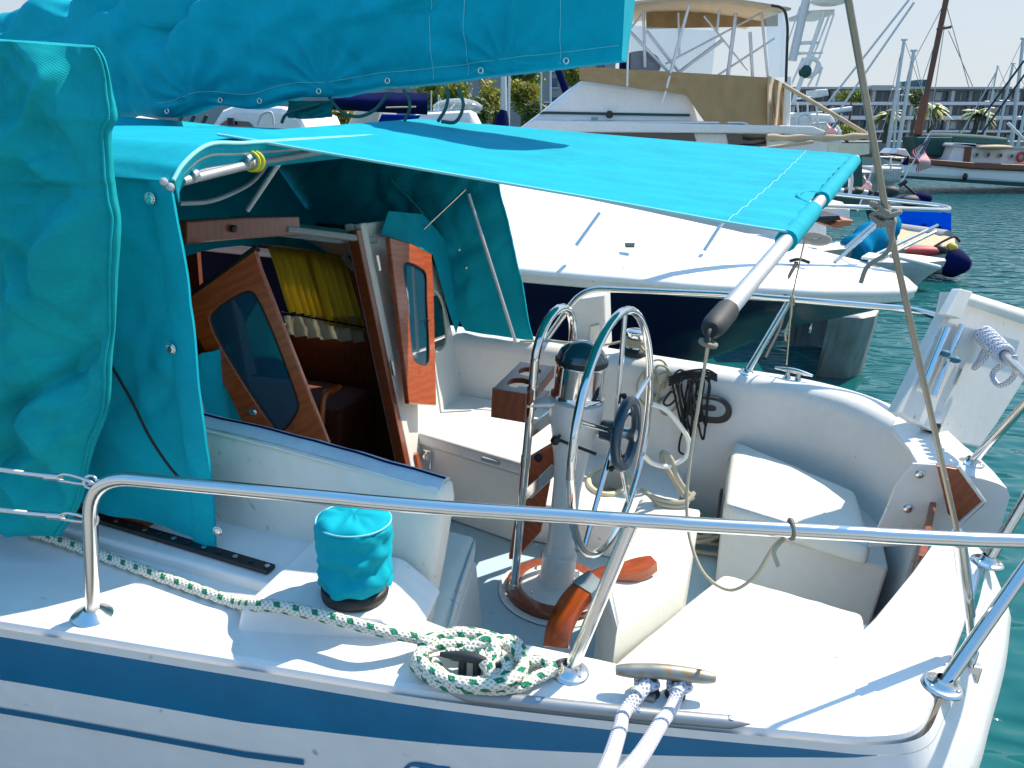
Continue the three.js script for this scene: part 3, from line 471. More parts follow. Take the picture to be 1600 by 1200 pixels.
{ // steering wheel
  const w = thing('helm_wheel', 'large chrome destroyer wheel with blue hub ring on the steering pedestal', 'steering wheel', B);
  const n = new THREE.Vector3(Math.cos(-0.15) * Math.cos(0.06), Math.sin(0.06), -Math.sin(-0.15)).normalize(), ctr = V(-0.115, 1.2, 0.062), R = 0.432;
  const a = v3(0, 0, 0).crossVectors(n, v3(0, 1, 0)).normalize(), b = v3(0, 0, 0).crossVectors(a, n);
  const on = (ang, r, k = 0) => ctr.clone().addScaledVector(a, r * Math.cos(ang)).addScaledVector(b, r * Math.sin(ang)).addScaledVector(n, k);
  part(w, 'rim', sweep(Array.from({ length: 96 }, (_, i) => on(i / 96 * 6.28319, R)), 0.0148, 14, true), M.chrome);
  for (let k = 0; k < 5; k++) part(w, 'spoke', sweep([on(k * 1.2566 + 0.42, 0.04), on(k * 1.2566 + 0.42, R - 0.006)], (t) => 0.0105 - 0.002 * t, 10), M.chrome);
  part(w, 'hub', turned([[0, -0.05], [0.036, -0.05], [0.04, -0.01], [0.04, 0.01], [0.022, 0.018], [0.02, 0.05], [0, 0.055]], ctr, n, 28), M.hubBlue);
  const rg = part(w, 'brake_ring', sweep(Array.from({ length: 56 }, (_, i) => on(i / 56 * 6.28319, 0.118, 0.04)), 0.019, 12, true), M.hubBlue, 'dark blue hand brake ring round the hub');
  for (let k = 0; k < 5; k++) part(rg, 'clip', ball(on(k * 1.2566 + 0.42, 0.135, 0.02), 0.011, 1, 1, 1, 10), M.black);
  part(w, 'shaft', rod(ctr.clone().addScaledVector(n, -0.12), ctr.clone().addScaledVector(n, 0.075), 0.022, 18), M.steel);
}
{ // curved teak foot brace
  const f = thing('foot_brace', 'curved teak foot brace arching beside the pedestal, bound with grey tape', 'foot brace', B);
  const P = smooth([atH(868, 1040, -0.34), atH(872, 990, -0.26), atH(900, 935, -0.20), atH(945, 903, -0.17), atH(985, 893, -0.145), atH(1022, 880, -0.128)], 40);
  const strip = (i0, i1, wd, th, k = 0) => { const rows = []; for (let i = i0; i <= i1; i++) { const t = P[Math.min(40, i + 1)].clone().sub(P[Math.max(0, i - 1)]).normalize(), sd = v3(0, 0, 0).crossVectors(t, v3(0, 1, 0)).normalize(), u = v3(0, 0, 0).crossVectors(sd, t), e = i > 33 ? 1 - 0.45 * ((i - 33) / 7) ** 2 : 1; rows.push([[-1, 1], [1, 1], [1, -1], [-1, -1]].flatMap(([x, y], q, all) => { const [x2, y2] = all[(q + 1) % 4]; return [P[i].clone().addScaledVector(sd, x * wd * e).addScaledVector(u, y * th), P[i].clone().addScaledVector(sd, lerp(x, x2, 0.98) * wd * e).addScaledVector(u, lerp(y, y2, 0.98) * th)]; })); } const cap = (r) => { const c = r.reduce((q, p) => q.add(p), v3(0, 0, 0)).multiplyScalar(1 / r.length); return r.map(() => c.clone()); }; return merge([gridGeo(rows, true), gridGeo([cap(rows[0]), rows[0]], true), gridGeo([rows[rows.length - 1], cap(rows[rows.length - 1])], true)]); };
  part(f, 'brace', strip(0, 40, 0.034, 0.016), M.teak);
  part(f, 'tape', strip(18, 22, 0.037, 0.019), M.grey); part(f, 'tape', strip(2, 5, 0.037, 0.019), M.grey);
}
{ // cushions
  const c8 = (bot, top, hb, ht) => bot.map(([s, c]) => V(s, c, hb)).concat(top.map(([s, c]) => V(s, c, ht)));
  const a = thing('cushion', 'white vinyl corner cushion on the far helm seat under the rounded coaming', 'cushion', B);
  const bs = [[0.30, 1.40], [0.80, 1.27], [0.80, 1.72], [0.31, 2.07]];
  part(a, 'filling', pad(c8(bs, bs.map(([s, c]) => [s, c + 0.02]), -0.318, -0.240), { r: 0.024, bulge: 0.008, wr: 0.004 }), M.vinyl);
  part(a, 'piping', sweep(smooth([[0.31, 1.425], [0.55, 1.36], [0.79, 1.30]].map(([s, c]) => V(s, c, -0.246)), 12), 0.0035, 6), M.vinylTrim);
  const b = thing('cushion', 'big white cushion on the near stern quarter seat behind the deck cleat', 'cushion', B);
  const bb = [[-0.06, 0.12], [0.50, 0.13], [0.735, 0.86], [0.315, 0.93]];
  part(b, 'filling', pad(c8(bb, bb, -0.33, -0.235), { r: 0.035, bulge: 0.012 }), M.vinyl);
  const n = thing('seat_cushion', 'pale grey seat cushion on the near cockpit bench beside the tall back cushion', 'cushion', B);
  const nb = [[-1.08, 0.16], [-0.375, 0.20], [-0.48, 0.80], [-1.08, 0.80]];
  part(n, 'filling', pad(c8(nb, nb, -0.30, -0.215), { r: 0.03, bulge: 0.01 }), M.vinyl);
  part(n, 'piping', sweep(smooth([V(-0.378, 0.24, -0.222), V(-0.43, 0.5, -0.217), V(-0.478, 0.77, -0.222)], 14), 0.004, 6), M.vinylTrim);
  const k = thing('back_cushion', 'long cream vinyl back cushion with blue welted top standing along the near coaming', 'cushion', B);
  const tl = 0.282, tr = 0.225, top4 = [[-1.35, 0.235, tl], [-0.385, 0.235, tr], [-0.385, 0.34, tr], [-1.35, 0.34, tl]].map(A);
  part(k, 'filling', pad([[-1.35, 0.185], [-0.43, 0.185], [-0.43, 0.30], [-1.35, 0.30]].map(([s, c]) => V(s, c, -0.22)).concat(top4), { r: 0.03, bulge: 0.016, n: 20, wr: 0.005, fr: 12 }), M.vinyl);
  const tp = (c, dy) => Array.from({ length: 24 }, (_, i) => { const u = i / 23; return V(lerp(-1.34, -0.405, u), c, lerp(tl, tr, u) + dy + 0.012 * Math.sin(u * 3.14) + 0.003 * N(u * 14, c * 9, 2)); });
  part(k, 'top_band', sheet([tp(0.252, -0.002), tp(0.27, 0.007), tp(0.288, 0.010), tp(0.305, 0.007), tp(0.325, -0.002)], 0.006), M.vinylTrim);
  part(k, 'welt', sweep(tp(0.29, 0.015), 0.0032, 6), M.navyCloth);
  part(k, 'piping', sweep(tp(0.243, -0.008), 0.004, 6), M.vinyl);
}
{ // companionway doors
  const door = (label, outer, inner, off, th, mat, glassOff) => {
    const d = thing('companionway_door', label, 'door', { boat: true, group: 'companionway doors' });
    part(d, 'panel', plateGeo(outer, th, 0.004, [inner]), mat);
    const mid = inner.map(p => p.clone().add(off));
    part(d, 'window', plateGeo(mid, 0.004, 0), M.tint);
    part(d, 'window_bead', sweep(inner.map(p => p.clone().addScaledVector(off, 1.9)), 0.0045, 6, true), M.darkwood); return d;
  };
  const nd = (x, y) => meet(x, y, V(-1.1, 0.56, 0.3), v3(0.25, 0.12, 1).normalize());
  const o1 = [[297, 466], [403, 390], [412, 420], [517, 690], [497, 716], [430, 716], [398, 690], [360, 610], [301, 505]].map(([x, y]) => nd(x, y)).reverse();
  const i1 = smooth([[333, 500], [338, 486], [385, 455], [398, 455], [410, 472], [468, 620], [470, 634], [452, 665], [440, 672], [428, 660]].map(([x, y]) => nd(x, y)), 60, true, 0.5).slice(0, -1).reverse();
  const nv = v3(0.25, 0.12, 1).normalize();
  const dd = door('reddish wooden companionway door with dark window, leaning open beside the dodger', o1, i1, nv.clone().multiplyScalar(0.009), 0.022, M.teak);
  part(dd, 'top_edge', sweep([nd(299, 463), nd(404, 387)].map(p => p.add(nv.clone().multiplyScalar(0.006))), 0.011, 6), M.black);
  part(dd, 'knob', ball(nd(401, 640).addScaledVector(nv, 0.03), 0.012, 1.2, 1, 0.7), M.steel);
  const o2 = [[601, 372], [636, 382], [668, 398], [671, 460], [675, 634], [632, 631], [618, 510]].map(([x, y]) => onBulk(x, y, 0.06)).reverse();
  const i2 = smooth([[623, 418], [628, 411], [650, 419], [659, 428], [661, 470], [664, 560], [662, 570], [645, 568], [639, 560], [630, 470]].map(([x, y]) => onBulk(x, y, 0.06)), 60, true, 0.5).slice(0, -1).reverse();
  const d2 = door('orange varnished companionway door with narrow dark window, folded back against the white bulkhead', o2, i2, RAKE.clone().multiplyScalar(0.009), 0.022, M.teak);
  part(d2, 'knob', ball(onBulk(668, 500, 0.085), 0.008), M.black);
}
{ // genoa track
  const t = thing('deck_track', 'black perforated deck track bolted along the near coaming ledge', 'track', B);
  const a = atH(60, 781, 0.036), b = atH(424, 890, 0.036);
  part(t, 'bar', beam(a, b, 0.034, 0.012, v3(0, 1, 0), 0.003), M.black);
  for (let k = 0; k < 13; k++) { const p = a.clone().lerp(b, 0.985 - k * 0.062).add(v3(0, 0.007, 0)); part(t, 'screw', turned([[0, 0], [0.0075, 0], [0.006, 0.002], [0, 0.001]], p, v3(0, 1, 0), 12), k % 2 ? M.rubber : M.steel); }
}
{ // covered winch
  const w = thing('covered_winch', 'deck winch under a bright teal canvas cover with dark base, on the near coaming', 'winch', B);
  const b = atH(555, 928, 0.058), ax = v3(-0.03, 1, -0.04).normalize();
  part(w, 'drum_base', turned([[0, 0], [0.074, 0], [0.076, 0.012], [0.074, 0.032], [0, 0.032]], b, ax, 36), M.black);
  const rows = [], S = 72; const prof = [[0.089, 0.026], [0.093, 0.035], [0.092, 0.055], [0.089, 0.085], [0.094, 0.11], [0.094, 0.135], [0.097, 0.16], [0.098, 0.178], [0.094, 0.189], [0.084, 0.196], [0.06, 0.199], [0.03, 0.200], [0.012, 0.2005], [0.001, 0.2005]];
  const fine = smooth(prof.map(([r, y]) => v3(r * 0.85, y, 0)), 60);
  for (const q of fine) { const r = []; for (let i = 0; i < S; i++) { const an = i / S * 6.2832, side = q.y < 0.185 ? 1 : 0.25; const fold = (q.y > 0.19 ? 0 : side) * (0.0065 * Math.sin(q.y * 95 + 3.0 * Math.sin(an + 0.6) + 2.5 * N(Math.cos(an) * 2, q.y * 14, Math.sin(an) * 2)) * clamp((0.17 - q.y) / 0.05, 0, 1) + 0.007 * (0.3 - Math.abs(N(Math.cos(an) * 3, q.y * 30 + an, Math.sin(an) * 3))) + 0.004 * N(Math.cos(an) * 3, q.y * 40, Math.sin(an) * 3)); r.push(v3((q.x + fold * Math.min(1, q.x / 0.05)) * Math.cos(an), q.y + 0.05 * 0.2 * (q.y > 0.18 && q.x < 0.085 ? Math.min(1, q.x / 0.05) * N(Math.cos(an) * 2, Math.sin(an) * 2, q.x * 20) : 0), (q.x + fold * Math.min(1, q.x / 0.05)) * Math.sin(an))); } rows.push(r); }
  const g = gridGeo(rows.map(r => [...r].reverse()), true); g.applyQuaternion(new THREE.Quaternion().setFromUnitVectors(v3(0, 1, 0), ax)); g.translate(b.x, b.y, b.z);
  const cv = part(w, 'canvas_cover', g, M.cloth);
  const qq = new THREE.Quaternion().setFromUnitVectors(v3(0, 1, 0), ax);
  part(cv, 'seam', sweep(Array.from({ length: 50 }, (_, i) => v3(0.0815 * Math.cos(i / 50 * 6.283), 0.187, 0.0815 * Math.sin(i / 50 * 6.283)).applyQuaternion(qq).add(b)), 0.002, 6, true), M.stitch);
}
{ // mooring cleat, chafe strip and dock lines
  const k = thing('mooring_cleat', 'weathered metal horn cleat on the near stern deck holding two white dock lines', 'cleat', B);
  const a = atH(962, 1047, 0.05), b = atH(1117, 1060, 0.05), mid = a.clone().lerp(b, 0.5);
  part(k, 'horns', sweep(smooth([a, a.clone().lerp(b, 0.15).add(v3(0, 0.002, 0)), mid.clone().add(v3(0, 0.006, 0)), a.clone().lerp(b, 0.85).add(v3(0, 0.002, 0)), b], 30), (t) => 0.007 + 0.0085 * Math.sin(Math.PI * clamp(t * 0.96 + 0.02, 0, 1)) ** 0.5, 16), M.bronze);
  for (const t of [0.37, 0.63]) { const p = a.clone().lerp(b, t); part(k, 'leg', turned([[0.022, 0], [0.02, 0.006], [0.013, 0.014], [0.011, 0.03], [0.014, 0.046]], p.clone().setY(0.002), v3(0, 1, 0), 18), M.rubber); }
  part(k, 'base_lug', block([[-0.018, -0.02], [0.014, -0.02], [0.014, 0.03], [-0.018, 0.03]].map(([x, z]) => a.clone().lerp(b, 0.38).setY(0.002).add(v3(x, 0, z))).concat([[-0.014, -0.02], [0.011, -0.02], [0.011, 0.026], [-0.014, 0.026]].map(([x, z]) => a.clone().lerp(b, 0.38).setY(0.012).add(v3(x, 0, z)))), 0.005), M.bronze);
  const down = (t, px, py, x2, y2, lab) => {
    const L = thing('dock_line', lab, 'rope', { boat: true, group: 'dock lines on the stern cleat' }), p = a.clone().lerp(b, t).setY(0.016);
    const over = atH(px, py, 0.02), end = toBoat(D(x2, y2, 1.02));
    const main = smooth([p.clone().add(v3(-0.004, 0.012, -0.025)), p.clone().add(v3(0.0, 0.016, 0.012)), over, over.clone().lerp(end, 0.3).add(v3(0, -0.004, 0)), over.clone().lerp(end, 0.65).add(v3(0, -0.012, 0)), end], 60);
    part(L, 'strand', sweep(main, 0.0135, 16), M.ropeWhite);
    part(L, 'loop', sweep(smooth([0, 1, 2, 3, 4, 5, 6].map(i => { const an = i / 7 * 6.283; return p.clone().add(v3(0.019 * Math.cos(an), 0.010 + 0.004 * Math.sin(an * 2), 0.019 * Math.sin(an))); }), 28, true).slice(0, -1), 0.0085, 10, true), M.ropeWhite);
    part(L, 'whipping', rod(p.clone().lerp(over, 0.42).add(v3(0, 0.010, 0)), p.clone().lerp(over, 0.56).add(v3(0, 0.009, 0)), 0.0155, 12), M.greyPaint);
  };
  down(0.33, 978, 1110, 938, 1225, 'white braided dock line from the left leg of the stern cleat over the edge');
  down(0.66, 1052, 1100, 965, 1225, 'white braided dock line from the right leg of the stern cleat, crossing the blue band');
  const c = thing('chafe_strip', 'long half round metal chafe strip screwed along the near deck edge', 'rub strip', B);
  const p0 = atH(702, 1083, 0.004), p1 = atH(1172, 1131, 0.004), ln = Array.from({ length: 31 }, (_, i) => p0.clone().lerp(p1, i / 30).add(v3(0, 0, 0.004 * Math.sin(i / 30 * 3.14))));
  part(c, 'strip', sweep(ln, (t) => 0.0135 * Math.min(1, Math.min(t, 1 - t) * 14 + 0.12), 14), M.strip);
  for (const t of [0.08, 0.31, 0.64, 0.92]) part(c, 'screw', turned([[0, 0], [0.0062, 0], [0.0052, 0.0018], [0, 0.001]], ln[Math.round(t * 30)].clone().add(v3(0, 0.0122, 0.002)), v3(0, 1, 0.15), 12), M.steel);
}
{ // green flecked sheet: along the deck, and coiled on a cleat
  const R = 0.0135, r = thing('sheet_rope', 'white rope with green flecks led along the side deck into a loose coil', 'rope', B);
  const lead = [atH(40, 828, 0.018), atH(95, 845, 0.016), atH(150, 865, 0.015), atH(240, 897, 0.014), atH(330, 929, 0.014), atH(372, 943, 0.015), atH(398, 946, 0.055), atH(430, 947, 0.074), atH(520, 966, 0.074), atH(590, 984, 0.072), atH(640, 994, 0.05), atH(668, 1000, 0.03)];
  const el = (cx, cy, rx, ry, a0, a1, h0, h1, n, tilt = 0.1) => Array.from({ length: n }, (_, i) => { const t = i / (n - 1), a = lerp(a0, a1, t); return atH(cx + rx * Math.cos(a), cy + ry * Math.sin(a) + tilt * rx * Math.cos(a), lerp(h0, h1, t) + 0.006 * Math.sin(a * 2)); });
  const P = Math.PI;
  const coil = [...lead, ...el(735, 1030, 82, 40, -P * 0.85, P * 0.9, 0.05, 0.045, 13), ...el(722, 1040, 70, 34, P * 1.0, P * 2.9, 0.04, 0.034, 13), ...el(728, 1048, 78, 34, P * 1.0, P * 1.5, 0.03, 0.022, 4).slice(0, 2), ...el(745, 1042, 92, 34, P * 1.0, P * -0.1 + P * 0.2, 0.02, 0.016, 9)];
  part(r, 'strand', sweep(smooth(coil, 420), R, 12), M.ropeGreen);
  part(r, 'turns', [sweep(smooth([atH(676, 1035, 0.016), atH(700, 1062, 0.016), atH(770, 1072, 0.016), atH(828, 1062, 0.017), atH(862, 1045, 0.017), atH(846, 1034, 0.018), atH(800, 1040, 0.022), atH(768, 1058, 0.032), atH(770, 1010, 0.05), atH(800, 1002, 0.035), atH(814, 1018, 0.03), atH(790, 1050, 0.024), atH(740, 1068, 0.018), atH(690, 1060, 0.03)], 260), R, 12), sweep(smooth([atH(700, 1022, 0.03), atH(722, 1022, 0.04), atH(745, 1008, 0.055), atH(762, 1002, 0.06), atH(775, 1020, 0.05), atH(762, 1040, 0.04), atH(748, 1022, 0.045)], 120), R, 12)], M.ropeGreen);
  const k = thing('coil_cleat', 'black horn cleat half buried in the green flecked rope coil', 'cleat', B);
  const a = atH(688, 1022, 0.042), b = atH(782, 1040, 0.042);
  part(k, 'horns', sweep(smooth([a, a.clone().lerp(b, 0.5).add(v3(0, 0.006, 0)), b], 14), (t) => 0.005 + 0.006 * Math.sin(3.14 * t), 10), M.rubber);
  for (const t of [0.38, 0.62]) part(k, 'leg', rod(a.clone().lerp(b, t).setY(0.001), a.clone().lerp(b, t).setY(0.042), 0.009, 10), M.rubber);
}
{ // lifelines at the left
  const ends = [[[-10, 681], [152, 744], 'upper'], [[-10, 792], [150, 806], 'lower']];
  for (const [q, e, w] of ends) {
    const l = thing('lifeline', `${w} white coated lifeline wire hooked to the front leg of the stern rail`, 'lifeline', { boat: true, group: 'lifelines' });
    const hook = w === 'upper' ? V(-0.99, -0.213, 0.345) : V(-1.0, -0.213, 0.255), far = V(-2.6, -0.42, w === 'upper' ? 0.335 : 0.185);
    const at = (t) => hook.clone().lerp(far, t);
    part(l, 'wire', rod(at(0.085), far, 0.0048, 8), std([0.75, 0.74, 0.70], { roughness: 0.5 }));
    part(l, 'swage', [rod(at(0.055), at(0.09), 0.0062, 10), rod(at(0.04), at(0.06), 0.0085, 10)], M.steel);
    part(l, 'pelican_hook', sweep(smooth([at(0.045), at(0.03).add(v3(0, 0.012, 0.004)), at(0.008).add(v3(0, 0.008, 0.004)), at(0.0).add(v3(0.01, -0.002, 0)), at(0.014).add(v3(0, -0.009, -0.003)), at(0.04).add(v3(0, -0.006, 0))], 30), 0.0038, 8), M.steel);
    part(l, 'ring', ringAt(at(-0.002), v3(0.3, 0.4, 1), 0.013, 0.003), M.steel);
  }
}
{ // backstay with turnbuckle, knot of rope on it
  const s = thing('backstay', 'steel backstay wire with turnbuckle rising from the near stern corner', 'rigging', B);
  const b0 = V(0.885, 0.43, -0.06), pA = meet(1500, 850, V(0, 0.36, 0), v3(0, 0, 1)), pB = atC(1385, 335, 0.16), pC = atC(1322, -20, 0.02), dir = pC.clone().sub(pB);
  part(s, 'wire', sweep([pA, pA.clone().lerp(pB, 0.5), pB, pC, pC.clone().addScaledVector(dir, 0.8)], 0.0056, 10), std([0.40, 0.37, 0.30], { roughness: 0.45, metalness: 0.7, map: mottle }));
  part(s, 'terminal', rod(pA.clone().lerp(pB, -0.02), pA.clone().lerp(pB, 0.05), 0.0105, 12), M.steel);
  part(s, 'turnbuckle', [rod(pA.clone().lerp(b0, 0.0), pA.clone().lerp(b0, 0.55), 0.014, 14), rod(pA.clone().lerp(b0, 0.5), pA.clone().lerp(b0, 0.9), 0.008, 10)], M.steel);
  part(s, 'toggle', [ringAt(pA.clone().lerp(b0, 0.92), v3(1, 0, 0.4), 0.017, 0.006), block([[-0.02, -0.012], [0.012, -0.012], [0.012, 0.012], [-0.02, 0.012]].map(([x, z]) => b0.clone().add(v3(x, -0.04, z))).concat([[-0.016, -0.01], [0.012, -0.01], [0.012, 0.01], [-0.016, 0.01]].map(([x, z]) => b0.clone().add(v3(x, 0.01, z)))), 0.004)], M.steel);
  part(s, 'chainplate', beam(b0.clone().add(v3(0.006, -0.16, 0)), b0.clone().add(v3(0, -0.01, 0)), 0.03, 0.006, v3(1, 0, 0)), M.steel);
  const k = thing('rope_knot', 'bulky knot of grey rope tied round the backstay with a hanging tail', 'rope', B), P = pB;
  const lump = []; for (let i = 0; i < 40; i++) { const a = i * 0.78; lump.push(P.clone().add(v3((0.013 + 0.004 * Math.sin(i * 2.3)) * Math.cos(a) - 0.003 + 0.009 * Math.sin(i * 0.31), -0.018 + i * 0.0008 + 0.006 * Math.sin(i * 1.1), 0.013 * Math.sin(a)))); }
  part(k, 'turns', sweep(smooth(lump, 240), 0.0045, 8), M.ropeGrey);
  part(k, 'tail', sweep(smooth([P.clone().add(v3(0.012, -0.01, 0.012)), P.clone().add(v3(0.012, -0.06, 0.018)), P.clone().add(v3(-0.015, -0.09, 0.018)), P.clone().add(v3(-0.02, -0.12, 0.016))], 24), 0.004, 8), M.ropeGrey);
}

/* ---------- canvas: dodger, awning, sail covers ---------- */
{
  const d = thing('spray_dodger', 'teal canvas spray hood with pale top, side wings and dark inside, over the companionway', 'dodger', B);
  const S0 = -0.965, S1 = -2.3;
  // near wing, hanging to the coaming
  const cz = creases(26, [-1.6, -0.95], [0.05, 0.9], [0.9, 2.3], [0.10, 0.35], [0.012, 0.03], [0.008, 0.02]), czf = creases(40, [-1.6, -0.7], [0.1, 0.9], [0.4, 2.7], [0.06, 0.25], [0.012, 0.035], [0.006, 0.018]);
  const rows = []; for (let j = 0; j <= 66; j++) { const t = j / 66, r = []; for (let i = 0; i <= 90; i++) { const u = i / 90, aft = lerp(-0.935, -0.975, t) + 0.02 * Math.sin(t * 3.14), s = lerp(aft, S1, u), dip = lerp(-0.03, 0.10, u * 3 > 1 ? 1 : u * 3), h = lerp(0.05 - (u < 0.02 ? 0 : 0) + dip * 0.4, 0.925 + 0.012 * u, t); r.push(V(s, 0.085 - cz(s, h) * clamp(u * 8, 0.2, 1) - 0.008 * (0.3 - Math.abs(N(s * 7, h * 5, 14))) + 0.016 * Math.sin(u * 19 + t * 2) * (1 - t * 0.8) + 0.014 * N(u * 7, t * 3, 2) - 0.012 * Math.sin(t * 3.14), h)); } rows.push(r); }
  const nw = part(d, 'near_wing', sheet(rows, 0.004), M.cloth);
  // hem of the wing: folded strip along its aft edge
  const hem = []; for (let j = 0; j <= 66; j++) { const t = j / 66, e = rows[j][0]; hem.push([e.clone().add(v3(0.004, 0, 0.008)), e.clone().add(v3(-0.028, 0, 0.012)), e.clone().add(v3(-0.062 + 0.01 * t, 0, 0.006))]); }
  part(nw, 'hem', sheet(hem, 0.004), M.cloth);
  for (const [x, y] of [[234, 310], [267, 545], [340, 830]]) { const p = atC(x, y, 0.062); part(nw, 'snap', [turned([[0, 0], [0.010, 0], [0.010, 0.003], [0.006, 0.005], [0, 0.004]], p, v3(0, 0, 1), 16), ringAt(p, v3(0, 0, 1), 0.0115, 0.002, 16)], M.steel); }
  // draw cord down the wing
  part(nw, 'cord', sweep(smooth([atC(172, 568, 0.055), atC(205, 625, 0.05), atC(235, 685, 0.05), atC(272, 738, 0.05), atC(300, 765, 0.05)], 24), 0.0035, 6), M.ropeBlack);
  // arch of the top
  const arch = (s, k = 0) => smooth([[0.075, 0.925], [0.11, 0.955], [0.2, 0.993], [0.34, 0.995], [0.7, 1.0], [1.15, 1.005], [1.6, 1.0], [1.96, 0.985], [2.10, 0.965], [2.19, 0.94], [2.22, 0.9]].map(([c, h]) => V(s + 0.03 * Math.sin((c - 0.07) / 2.15 * 3.14) * -1, c, h + k)), 60);
  const top = []; for (let j = 0; j <= 14; j++) { const u = j / 14; top.push(arch(lerp(S0, S1, u), 0.012 * Math.sin(u * 3.14) - 0.05 * u).map((p, i) => p.add(v3(0, 0.006 * N(i * 0.3, u * 6, 4), 0)))); }
  part(d, 'top', sheet(top, 0.004), M.cloth);
  part(d, 'top_piping', sweep(arch(S0 + 0.004, 0.004), 0.005, 6), M.stitch);
  // hem band hanging from the aft bow
  const a0 = arch(S0 + 0.006, 0.003), band = [a0, a0.map((p, i) => { const q = p.clone(); const out = clamp((i - 0) / 10, 0, 1); return q.add(v3(-0.014, -0.026 - 0.006 * out, -0.02 * (1 - out))); }), a0.map((p, i) => { const out = clamp(i / 10, 0, 1); return p.clone().add(v3(-0.034, -0.052 - 0.012 * out, -0.05 * (1 - out))); })];
  const hb = part(d, 'hem_band', sheet(band, 0.004), M.cloth);
  for (const [x, y] of [[256, 284], [266, 292]]) { const p = atS(x, y, S0 + 0.03); part(hb, 'rivet', turned([[0, 0], [0.0085, 0], [0.007, 0.003], [0, 0.004]], p, v3(0.6, 0.2, 0.8), 16), M.greyPaint); }
  // far wing and its aft edge
  const fw = []; for (let j = 0; j <= 60; j++) { const t = j / 60, r = []; for (let i = 0; i <= 90; i++) { const u = i / 90, aft = lerp(-0.70, -0.955, t), s = lerp(aft, S1, u), lo = s > -1.06 ? 0.055 : lerp(0.055, 0.45, clamp((-1.06 - s) / 0.22, 0, 1)), h = lerp(lo, 0.905, t); r.push(V(s, 2.205 + czf(s, h) * clamp(u * 8, 0.2, 1) - 0.05 * t * 0 + 0.018 * Math.sin(u * 15 + t * 4) * Math.sin(t * 3.1) + 0.014 * N(u * 6, t * 5, 9) + 0.02 * (0.3 - Math.abs(N(u * 9 + t * 3, t * 6, 19))), h)); } fw.push(r); }
  const fwm = part(d, 'far_wing', sheet(fw, 0.004), M.cloth);
  part(fwm, 'edge_hem', sweep(fw.map(r => r[0].clone()), 0.007, 6), M.cloth);
  for (const [x, y] of [[728, 418], [717, 390]]) part(fwm, 'snap', ball(atC(x, y, 2.185), 0.009, 1, 1, 0.5), M.steel);
  part(d, 'bulkhead_flap', plateGeo([[594, 366], [606, 330], [660, 335], [712, 395], [726, 470], [712, 520], [696, 470], [676, 398], [640, 380]].map(([x, y]) => onBulk(x, y, 0.03)).reverse(), 0.004), M.cloth);
  // front panel seen from inside, from the cabin roof to the top
  const fr = []; for (let j = 0; j <= 10; j++) { const t = j / 10; fr.push(Array.from({ length: 33 }, (_, i) => { const u = i / 32, c = lerp(0.09, 2.2, u), lo = 0.36 + 0.18 * Math.sin(u * 3.14), hi = 0.95 + 0.05 * Math.sin(u * 3.14); return V(lerp(-1.75, -2.25, t) + 0.02 * N(u * 6, t * 3, 5), c, lerp(lo, hi, t)); })); }
  part(d, 'front_panel', sheet(fr, 0.004), M.cloth);
  // weather cloth hung inside, left of the near door
  part(d, 'weather_cloth', sheet(Array.from({ length: 10 }, (_, j) => Array.from({ length: 16 }, (_, i) => V(-1.22 - 0.1 * (1 - j / 9) * 0 + 0.012 * Math.sin(i * 1.7 + j * 0.2), lerp(0.40, 0.80, i / 15), lerp(-0.25, 0.40, j / 9)))), 0.004), M.cloth);
  // bows, handrail and struts
  part(d, 'aft_bow', sweep(arch(S0 - 0.012, -0.018), 0.011, 10), M.aluDull);
  const hr = part(d, 'handrail', rod(atS(292, 270, -1.0), atS(545, 228, -1.0), 0.012, 12), M.aluDull);
  part(hr, 'handrail_tail', rod(atS(284, 283, -0.985), atS(395, 256, -0.985), 0.011, 12), M.aluDull);
  part(hr, 'clamp', [rod(atS(297, 276, -0.985), atS(304, 274, -0.985), 0.017, 12), rod(atS(381, 252, -0.985), atS(387, 250, -0.985), 0.018, 12)], M.steel);
  part(d, 'strap', sweep(smooth([atS(422, 250, -1.05), atS(395, 283, -1.05), atS(360, 303, -1.05), atS(325, 315, -1.05), atS(280, 318, -1.05)], 20), 0.006, 8), M.aluDull);
  part(d, 'strut', rod(atS(440, 248, -1.08), atS(386, 328, -1.2), 0.009, 8), M.alu);
  part(d, 'strut', rod(atC(732, 303, 2.12), atC(806, 536, 2.12), 0.0085, 10), M.alu);
  part(d, 'strut', rod(atC(610, 280, 1.95), atC(662, 334, 1.95), 0.0055, 8), M.steel); part(d, 'strut', rod(atC(727, 296, 1.98), atC(655, 364, 1.98), 0.006, 8), M.steel);
  const tie = thing('cord_loop', 'bright yellow cord loops tied round the handrail under the dodger', 'cord', B);
  for (const k of [-4, 3]) part(tie, 'loop', ringAt(atS(396 + k, 252, -0.985), v3(0.15, -0.1, 1), 0.023, 0.004), M.yellow);
}
const poleAt = (c) => V(0.19 + (c / 2.2) * 0.41, c, 0.787 + (c / 2.2) * 0.218);
